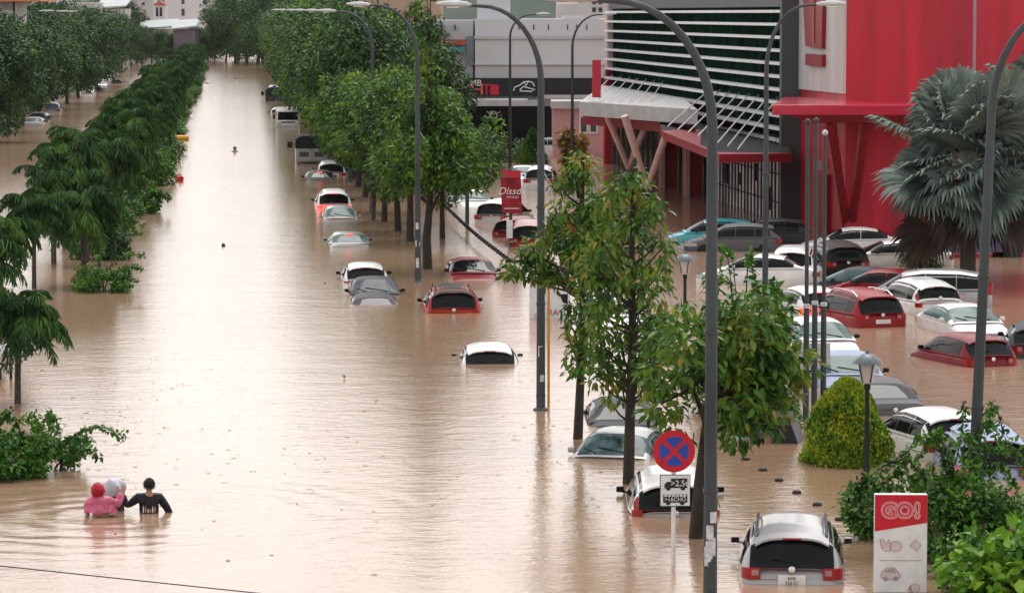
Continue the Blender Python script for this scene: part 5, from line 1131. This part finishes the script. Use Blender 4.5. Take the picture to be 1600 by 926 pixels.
def waders():
    # man in black, arm stretched toward the parcel
    P = G(233, 800); t = thing('person', 'person in black shirt chest deep in water, arm stretched toward white sack', 'person', P)
    arms = {'l': ((-.42, .02, .13), (-.55, .08, .38)), 'r': ((.34, .0, .10), (.44, .05, -.12))}
    J, E = body_skel((.2, .33), arms, (.01, 0)); skin('body', J, E, M_SKIN, t, 2, 'hip'); face(t, (.01, 0), .33+.2, M_SKIN)
    shellgrow('shirt', M_BLKSHIRT, t, J, ['hip', 'waist', 'chest', 'upper', 'lsh', 'lel', 'lwr', 'rsh', 'rel', 'rwr'], E, .03, 2)
    hr = cap_shape('hair', M_HAIR, t, (.01, -.008, .56), (.105, .122, .125), -.55, 28, .035)
    g = np.random.default_rng(3); n = 900; o = nrm(g.normal(size=(n, 3))); o = o[(o[:, 2] > -.62)]; n = len(o); V, F = leaves(o*[.104, .121, .123], nrm(o*.35+g.normal(size=(n, 3))*.3+np.array([0, -.2, -.8])), o, g.uniform(.03, .06, n), .007, .1, .1); link('hair_strands', npmesh('hair_strands', V, F), M_HAIR, hr)
    rng = random.Random(2)
    for i in range(6):   # flame like print on the back of the shirt
        x = -.11+i*.045; h = rng.uniform(.08, .15); z0 = .02; y = -.128-.012*math.cos(x*9)
        MB().add([(x-.012, y, z0), (x+.012, y, z0), (x+.018, y-.002, z0+h*.5), (x+.003, y+.004, z0+h), (x-.006, y-.002, z0+h*.5)], [(0, 1, 2, 3, 4)]).build('shirt_print', mat('print_salmon', (.6, .25, .2), .6) if i % 2 else M_SIGNW, t, fix=False)
    # person in pink poncho
    P = G(157, 806); t = thing('person', 'person in pink rain poncho and red hood holding up the white sack', 'person', P)
    arms = {'r': ((.34, .05, .22), (.40, .14, .44)), 'l': ((-.30, .06, .16), (-.26, .22, .05))}
    J, E = body_skel((.19, .31), arms, (-.04, .01)); skin('body', J, E, M_SKIN, t, 2, 'hip'); face(t, (-.04, .01), .31+.2, M_SKIN)
    shellgrow('dark_shirt', M_BLKSHIRT, t, J, ['hip', 'waist', 'chest'], E, .025, 2)
    # poncho: loose sheet from neck to hem with sleeves
    shellgrow('poncho_sleeves', M_PONCHO, t, J, ['upper', 'lsh', 'lel', 'rsh', 'rel', 'rwr'], E, .045, 2)
    mb = MB(); rows = []
    for z, rx, ry in ((.40, .08, .09), (.36, .17, .12), (.30, .24, .15), (.22, .28, .175), (.14, .31, .195), (.08, .325, .2)):
        rows.append([((rx*(1+.035*math.sin(7*a+z*20)))*math.cos(a)+.0, (ry*(1+.06*math.sin(9*a)))*math.sin(a), z+(.022*math.sin(5*a+1) if z < .1 else 0)) for a in np.linspace(0, 2*math.pi, 41)])
    mb.grid(rows); mb.build('poncho', M_PONCHO, t, smooth=70)
    h = cap_shape('hood', M_HOOD, t, (-.045, -.01, .515), (.14, .15, .15), -.95, wrinkle=.04)
    MB().tube([(-.15, .06, .50), (-.15, .05, .42), (-.1, .06, .38)], .012, 6).build('hood_strap', M_RUB, h).location = (.045, .01, -.535)
    # parcel
    P = G(178, 796); t = thing('white_sack', 'white plastic sack carried on brown tray between the two waders', 'sack', P)
    bm = bmesh.new(); bmesh.ops.create_icosphere(bm, subdivisions=4, radius=1)
    for v in bm.verts: k = 1+.09*math.sin(v.co.x*6+v.co.z*3)+.07*math.sin(v.co.y*7+v.co.x*4); v.co = Vector((v.co.x*.25*k, v.co.y*.2*k, max(v.co.z, -.8)*.2*k+.42))
    me = bpy.data.meshes.new('sack'); bm.to_mesh(me); bm.free(); me.polygons.foreach_set('use_smooth', np.ones(len(me.polygons), bool)); link('sack', me, mat('sack_white', (.48, .52, .58), .3, var=.15, scale=7), t)
    MB().box((0, 0, .24), (.5, .4, .04)).build('tray', mat('tray_brown', (.3, .15, .05), .6), t, bevel=.01)
    mb = MB(); mb.box((0, 0, .06), (.40, .34, .34)); mb.build('foam_box', M_BARKP, t, bevel=.02)
    # far waders
    def far_person(px, py, label, coat, hood, s=1.0, d=.0):
        P = G(px, py); t = thing('person', label, 'person', P); t.scale = (s, s, s); ez = .08 if d < .1 else -.14; arms = {'l': ((-.26, .05, ez), (-.24, .2, ez-.13)), 'r': ((.26, .05, ez), (.24, .2, ez-.13))}
        J, E = body_skel((.19, .26-d), arms, (0, 0)); skin('body', J, E, M_SKIN, t, 1, 'hip'); shellgrow('raincoat', coat, t, J, ['hip', 'waist', 'chest', 'upper', 'lsh', 'lel', 'rsh', 'rel'], E, .04, 1)
        cap_shape('hood', hood, t, (0, -.01, .49-d), (.125, .14, .145), -.9)
    far_person(367, 237, 'lone person in grey hood wading shoulder deep mid road', mat('pale_pink_coat', (.55, .35, .33), .5), mat('grey_hood', (.16, .17, .2), .5), 1.0, .25)
    yl = mat('yellow_raincoat', (.72, .45, .02), .4); far_person(270, 217, 'person in yellow raincoat at the median edge', yl, yl); far_person(284, 213, 'person in dark blue coat close to the one in yellow', mat('navy_coat', (.03, .05, .12), .5), mat('navy_hood', (.03, .05, .12), .5), 1.0, .05)
    t = thing('rescue_tube', 'orange and yellow inflatable beside the yellow clad person', 'inflatable', G(277, 219)); t.scale = (1.35, 1.35, 1.6)
    MB().tube([(.55*math.cos(a), .4*math.sin(a), .1) for a in np.linspace(0, 6.283, 25)], .13, 8).build('ring', mat('tube_orange', (.75, .38, .02), .4), t, smooth=60); MB().box((0, 0, .12), (.6, .4, .06)).build('floor', yl, t)
waders()
# ------------------------------------------------------------------ trucks and pickups
GR, GP, GS = 'vehicles stranded along the flooded road', 'cars stranded in the flooded car park', 'cars drowned in the side street'
def canvas_truck(px, py, w, label, canvas, box, sink, wheels=False):
    P = G(px, py); t = thing('truck', label, 'truck', (P.x, P.y, -sink), 0, GR); h0, h1, h2 = .75, 1.62, 2.45; L = 3.2
    MB().box((0, L/2, (h0+h1)/2), (w, L, h1-h0)).build('cargo_box', box, t, bevel=.03)
    for s in (-1, 1):
        d = MB().box((s*w*.235, -.02, (h0+h1)/2+.02), (w*.44, .03, (h1-h0)*.86)).build('rear_door', box, t, bevel=.01)
        MB().box((s*w*.235, -.045, (h0+h1)/2+.05), (w*.3, .02, .32)).build('door_panel', M_GREY, d, bevel=.01); MB().tube([(s*.05, -.06, h0+.1), (s*.05, -.06, h1-.05)], .015, 6).build('lock_bar', M_CHROME, d)
    rows = []
    for y, k in ((-.05, .97), (.1, 1), (L*.5, 1.0), (L-.05, 1), (L, .97)):
        rows.append([(-w/2*1.02, y, h1+.002)]+[(w/2*1.02*math.copysign(abs(math.cos(a))**.45, -math.cos(a)), y, h1+(h2-h1)*k*abs(math.sin(a))**.45+.02*math.sin(y*5)) for a in np.linspace(.05, math.pi-.05, 13)]+[(w/2*1.02, y, h1+.002)])
    mb = MB(); mb.grid(rows); mb.f.append(tuple(range(15))); mb.f.append(tuple(60+k for k in range(14, -1, -1))); mb.build('canvas_cover', canvas, t, smooth=50)
    MB().box((0, L+.95, 1.15), (w*.95, 1.6, 1.5)).build('cab', paint('white'), t, bevel=.12)
    for s in (-1, 1):
        o = MB().box((s*(w/2+.32), L+.9, 1.7), (.34, .08, .42)).build('mirror', M_RUB, t, bevel=.03); MB().tube([(s*w*.45, L+.9, 1.75), (s*(w/2+.2), L+.9, 1.75)], .02, 6).build('mirror_arm', M_RUB, o)
        MB().box((s*w*.4, -.03, h0-.1), (.22, .05, .12)).build('tail_light', M_TAIL, t)
    MB().box((0, -.03, h0-.25), (w, .08, .18)).build('bumper', M_RUB, t)
    return t
def cab_truck(px, py, w, label, sink):
    """light truck seen from its front"""
    P = G(px, py); t = thing('truck', label, 'truck', (P.x, P.y, -sink), 0, GR); p = paint('white')
    mb = MB(); prof = [(.05, .35), (0, .9), (.02, 1.15), (.22, 1.95), (.45, 2.08), (1.55, 2.1), (1.6, .35)]
    mb.prism(prof, (0, 1, 0), (0, 0, 1), (1, 0, 0), (-w/2, 0, 0), w); mb.build('cab', p, t, bevel=.07, smooth=40)
    mb = MB(); mb.prism([(-w*.44, 1.2), (w*.44, 1.2), (w*.41, 1.86), (-w*.41, 1.86)], (1, 0, 0), (0, .243, .97), (0, -1, .24), (0, -.27, 0.02), .012)
    mb = MB(); mb.add([(-w*.44, .018, 1.17), (w*.44, .018, 1.17), (w*.41, .18, 1.85), (-w*.41, .18, 1.85)], [(0, 1, 2, 3)]); mb.build('windshield', M_GLASS, t, fix=False)
    MB().box((0, -.01, .98), (w*.6, .03, .1)).build('grille', M_RUB, t)
    MB().box((0, -.06, .62), (w, .16, .2)).build('bumper', M_PANEL, t, bevel=.03)
    for s in (-1, 1):
        MB().box((s*w*.38, -.015, .86), (w*.16, .05, .16)).build('headlight', M_HEAD, t, bevel=.02)
        MB().box((s*(w/2+.18), .1, 1.45), (.2, .1, .36)).build('mirror', M_RUB, t, bevel=.03); MB().tube([(s*w*.47, .15, 1.72), (s*(w/2+.18), .1, 1.6)], .015, 5).build('mirror_arm', M_RUB, t)
        MB().box((s*(w/2+.004), .75, 1.52), (.012, .75, .5)).build('side_window', M_GLASS, t)
    MB().box((0, 3.4, 1.35), (w*1.03, 3.5, 1.6)).build('cargo_box', M_PANEL, t, bevel=.03)
    return t
def pickup(px, py, yaw, col, sink, label, ref='mid'):
    a = R(yaw); P = G(px, py)+E_FW*.9; t = thing('pickup', label, 'pickup truck', (P.x, P.y, -sink), -a, GP); p = paint(col); W_ = 1.84
    mb = MB(); mb.prism([(-2.6, .45), (-2.62, 1.15), (-2.5, 1.22), (2.0, 1.2), (2.5, 1.05), (2.62, .5)], (0, 1, 0), (0, 0, 1), (1, 0, 0), (-W_/2, 0, 0), W_); mb.build('body', p, t, bevel=.08, smooth=40)
    mb = MB(); mb.hexa([(-.86, -.55, 1.2), (.86, -.55, 1.2), (.86, 1.35, 1.2), (-.86, 1.35, 1.2)], [(-.72, -.4, 1.8), (.72, -.4, 1.8), (.72, .6, 1.8), (-.72, .6, 1.8)]); mb.build('cab', p, t, bevel=.08, smooth=40)
    for s in (-1, 1):
        mb = MB(); mb.add([(s*.868, -.45, 1.28), (s*.868, 1.1, 1.28), (s*.765, .55, 1.72), (s*.765, -.33, 1.72)], [(0, 1, 2, 3)]); mb.build('side_window', M_GLASS, t, fix=False)
        for y in (-1.6, 1.65):
            o = MB().lathe([(.44, -.02), (.44, .03)], seg=28).build('wheel_arch', M_RUB, t, loc=(s*(W_/2-.012), y, .72)); o.rotation_euler = (0, R(90), 0)
            o = MB().lathe([(.2, -.1), (.36, -.11), (.38, 0), (.36, .11), (.2, .1)], seg=24).build('wheel', M_TYRE, t, loc=(s*(W_/2-.05), y, .4), smooth=40); o.rotation_euler = (0, R(90), 0)
        MB().box((s*.82, -2.6, 1.0), (.16, .08, .3)).build('tail_light', M_TAIL, t, bevel=.02)
    MB().tube([(-.85, -2.4, 1.3), (-.85, -.7, 1.3)], .03, 6).build('bed_rail', M_CHROME, t); MB().tube([(.85, -2.4, 1.3), (.85, -.7, 1.3)], .03, 6).build('bed_rail', M_CHROME, t)
    MB().tube([(-.8, -.9, 1.2), (-.75, -.8, 1.5), (.75, -.8, 1.5), (.8, -.9, 1.2)], .035, 8).build('sports_bar', p, t)
    return t
def traffic():
    # ---- road, far to near
    car(428, 153, 'rear', 0, 'van', 'white', .5, 'white van farthest up the flooded road behind the black canvas truck', group=GR, lit=False, cat='van', name='van')
    canvas_truck(431, 158, 2.25, 'black canvas covered truck farthest up the road', mat('black_canvas', (.03, .032, .036), .6, var=.3), paint('darkgrey'), .95)
    car(436, 178, 'rear', 0, 'hatch', 'pearl', .95, 'pale car with red lit lamp half hidden behind the white light truck', group=GR, lit=True)
    car(478, 180, 'rear', 0, 'hatch', 'slate', .85, 'dark car with lit red lamps tucked under the far street trees', group=GR, lit=True)
    cab_truck(450, 199, 2.0, 'white light truck facing the camera on the flooded road', .55)
    canvas_truck(487, 256, 2.05, 'grey box truck with black canvas top and two rear doors', mat('dark_canvas', (.016, .017, .02), .7, var=.3), paint('silver'), .62)
    car(518, 274, 'rear', 0, 'suv', 'white', .95, 'white car under the tree edge just behind grey box truck', group=GR)
    car(500, 281, 'rear', 0, 'sedan', 'grey', .98, 'grey car with only its roof and one lit red lamp above water', group=GR, lit=True, glass=M_GLASS)
    car(522, 326, 'rear', 0, 'suv', 'white', .88, 'white car with both rear lamps and roof lamp lit red', group=GR, lit=True, tl=(.90, 1.04, .62), rails='black')
    car(533, 343, 'front', 180, 'hatch', 'silver', .98, 'silver grey car sunk to its windscreen close behind lit white car', group=GR, glass=M_GLASST)
    car(547, 386, 'rear', 0, 'sedan', 'silver', .93, 'silver sedan with red brake light glowing in its rear window', group=GR, lit=True, glass=M_GLASST)
    car(572, 441, 'rear', 0, 'hatch', 'white', .9, 'white hatchback nose to tail before two dark drowned sedans', group=GR)
    car(588, 464, 'front', 180, 'sedan', 'slate', .93, 'dark slate car with big pale windscreen between white hatchback and grey roof', group=GR, glass=mat('sky_lit_glass', (.06, .072, .085), .1, var=.2, spec=.06))
    car(587, 479, 'rear', 0, 'sedan', 'slate', 1.17, 'grey purple car with nothing but its roof above the water', group=GR)
    car(742, 438, 'front', 180, 'sedan', 'maroon', .78, 'dark red sedan facing the camera by the end of the bead line', group=GR)
    car(709, 489, 'rear', 1, 'suv', 'orange', .98, 'black roofed orange red car with roof rails sunk to its rear lamps', group=GR, roofcol='black', rails='black', vert=True)
    car(766, 569, 'rear', 2, 'hatch', 'white', 1.07, 'white hatchback alone mid water, only roof and rear window showing', group=GR, lamps=True, fin=False)
    car(978, 667, 'rear', 3, 'sedan', 'slate', .98, 'dark grey sedan with shark fin on roof behind young tree trunk', group=GR, fin=True)
    car(940, 724, 'front', 198, 'sedan', 'silver', .95, 'silver sedan with reflections painted on its windscreen between the two young tree trunks', group=GR, glass=mat('painted_reflection_glass', (.05, .085, .09), .1, var=.85, scale=3.5, spec=.12))  # colour blotches in the glass stand in for reflections
    car(1056, 806, 'rear', 5, 'suv', 'white', 1.06, 'white car with tall red rear lamps behind the no-stopping sign', group=GR, vert=True, tl=(1.06, 1.14, .74))
    car(1237, 911, 'rear', 9, 'suv', 'silver', .88, 'silver car with roof rails, big red clear rear lamps and number plate, nearest of all', group=GR, rails='black', plate='60A/226.51', tl=(.96, 1.15, .58), mirrors=True)
    # ---- middle car park
    car(748, 322, 'front', 172, 'sedan', 'white', .75, 'white sedan behind the short green post', group=GP, glass=M_GLASST)
    car(768, 349, 'rear', 20, 'suv', 'pearl', .72, 'pearl white car with red lamp behind the red banner', group=GP)
    car(795, 371, 'rear', 22, 'hatch', 'maroon', .7, 'maroon hatchback half hidden behind banner post', group=GP)
    car(826, 385, 'rear', 5, 'suv', 'red', .78, 'pink white roofed red car beside the white box of banner', group=GP, roofcol='rose')
    car(825, 281, 'front', 178, 'sedan', 'white', .72, 'white sedan parked above the banner before the green cone shrub', group=GP, glass=M_GLASST)
    car(842, 297, 'rear', 8, 'suv', 'white', .5, 'white car with box on its back door behind lamp pole', group=GP)
    car(852, 236, 'mid', -90, 'hatch', 'white', .6, 'white hatchback side on before the pink house', group=GP)
    car(925, 240, 'mid', -90, 'suv', 'black', .55, 'black car side on in front of pink house windows', group=GP)
    car(882, 362, 'rear', 10, 'hatch', 'red', .6, 'red hatchback glimpsed through the sparse tree leaves', group=GP)
    car(975, 512, 'front', 175, 'sedan', 'white', .7, 'white sedan hidden behind leaves of the sparse trees', group=GP)
    car(905, 415, 'rear', 15, 'hatch', 'silver', .7, 'silver hatchback hidden behind the sparse tree', group=GP)
    # ---- mall side
    car(1112, 379, 'mid', -86, 'hatch', 'teal', .55, 'bright teal hatchback side on by the mall entrance', group=GP, spoiler=True)
    car(1146, 393, 'mid', -84, 'hatch', 'grey', .42, 'grey hatchback side on with red rear lamp and wheel arch showing', group=GP, wheels=True)
    car(1195, 381, 'mid', -80, 'hatch', 'darkgrey', .5, 'dark hatchback tail showing past the grey hatchback', group=GP)
    car(1190, 445, 'mid', -72, 'sedan', 'white', .42, 'white sedan nosing sideways behind white tailgate car', group=GP, mirrors='body')
    car(1236, 442, 'rear', 12, 'suv', 'white', .55, 'white car square tailgate toward camera behind the flagpoles', group=GP)
    car(1335, 396, 'mid', -85, 'sedan', 'white', .45, 'white sedan side on nearest the red wall struts', group=GP)
    car(1325, 430, 'rear', -3, 'suv', 'black', .6, 'black car with big side glass turned away behind flagpoles', group=GP)
    car(1400, 416, 'mid', -88, 'sedan', 'white', .5, 'white sedan side on between black car and round bush', group=GP)
    pickup(1515, 402, 88, 'purple', .3, 'dusky purple pickup under the fan palm')
    car(1348, 458, 'mid', -68, 'sedan', 'slate', .6, 'slate sedan with slanting windscreen in front of black car', group=GP, glass=M_GLASST)
    car(1385, 462, 'mid', -66, 'sedan', 'red', .6, 'red sedan wedged between slate sedan and silver minivan', group=GP)
    car(1447, 479, 'mid', -79, 'mpv', 'silver', .5, 'silver minivan side on with long windows under fan palm', group=GP, cat='minivan', name='minivan')
    car(1468, 492, 'rear', -8, 'mpv', 'white', .62, 'white car with red L lamps before the silver minivan', group=GP, vert=True)
    car(1288, 500, 'rear', -8, 'hatch', 'white', .55, 'white hatchback with lit brake lamp right behind flagpoles', group=GP, lit=True)
    car(1378, 511, 'rear', -14, 'suv', 'red', .7, 'dark red car with rails and white number plate, tail to camera', group=GP, rails=True, plate=False)
    car(1543, 527, 'front', 172, 'sedan', 'white', .62, 'white sedan facing camera with teal windscreen beside lamp pole', group=GP, glass=M_GLASST, mirrors='body')
    car(1550, 572, 'rear', -15, 'hatch', 'maroon', .72, 'maroon hatchback with round badge, rear to camera past lamp pole', group=GP)
    car(1622, 560, 'rear', 10, 'hatch', 'slate', .6, 'dark car at the frame edge next to maroon hatchback', group=GP)
    car(1305, 560, 'front', 176, 'hatch', 'white', .55, 'white car with green tinted glass behind the grey board', group=GP, glass=M_GLASST)
    car(1335, 609, 'front', 184, 'sedan', 'lightblue', .68, 'pale blue white sedan facing camera beyond the topiary cone', group=GP, glass=M_GLASST)
    car(1398, 648, 'rear', -4, 'sedan', 'grey', .75, 'dark grey sedan with red rear lamp behind the lantern post', group=GP)
    car(1500, 718, 'rear', -10, 'hatch', 'white', .55, 'white hatchback with wide dark rear window behind the creeper', group=GP, lamps=True)
    car(1556, 748, 'rear', 4, 'suv', 'lightblue', .85, 'light blue car overgrown by creeper at lamp pole foot', group=GP)
    # ---- side street
    car(80, 176, 'rear', 0, 'suv', 'bluegrey', .75, 'blue grey car alone mid side street', group=GS, glass=mat('blue_glass', (.07, .1, .12), .1, spec=.1))
    car(58, 188, 'rear', 6, 'hatch', 'darkgrey', .8, 'dark car at side street kerb behind low blue roof', group=GS)
    car(50, 192, 'rear', 4, 'sedan', 'bluegrey', 1.0, 'low blue car roof nearest along side street kerb', group=GS)
    car(136, 147, 'front', 180, 'suv', 'white', .7, 'white car facing camera farther up side street', group=GS, glass=M_GLASST)
    car(150, 144, 'rear', 0, 'hatch', 'slate', .75, 'dark car right beside white car up side street', group=GS)
    car(158, 133, 'front', 180, 'sedan', 'silver', .75, 'silver car behind the pair up side street', group=GS)
    car(171, 124, 'front', 180, 'van', 'white', .6, 'white van farthest up side street', group=GS, name='van', cat='van', glass=M_GLASST)
    car(182, 131, 'rear', 0, 'hatch', 'darkgrey', .9, 'dark low car beside the median palms up side street', group=GS)
traffic()
# ------------------------------------------------------------------ rain haze
def haze():
    mb = MB(); mb.box((0, 430, 10), (900, 1000, 22)); m = bpy.data.materials.new('haze'); m.use_nodes = True; t = m.node_tree; t.nodes.clear()
    o = t.nodes.new('ShaderNodeOutputMaterial'); v = t.nodes.new('ShaderNodeVolumePrincipled'); v.inputs['Color'].default_value = (.95, .95, .95, 1); v.inputs['Density'].default_value = .00003; v.inputs['Anisotropy'].default_value = .2
    t.links.new(v.outputs[0], o.inputs['Volume']); meta(mb.build('haze', m), kind='stuff')
haze()
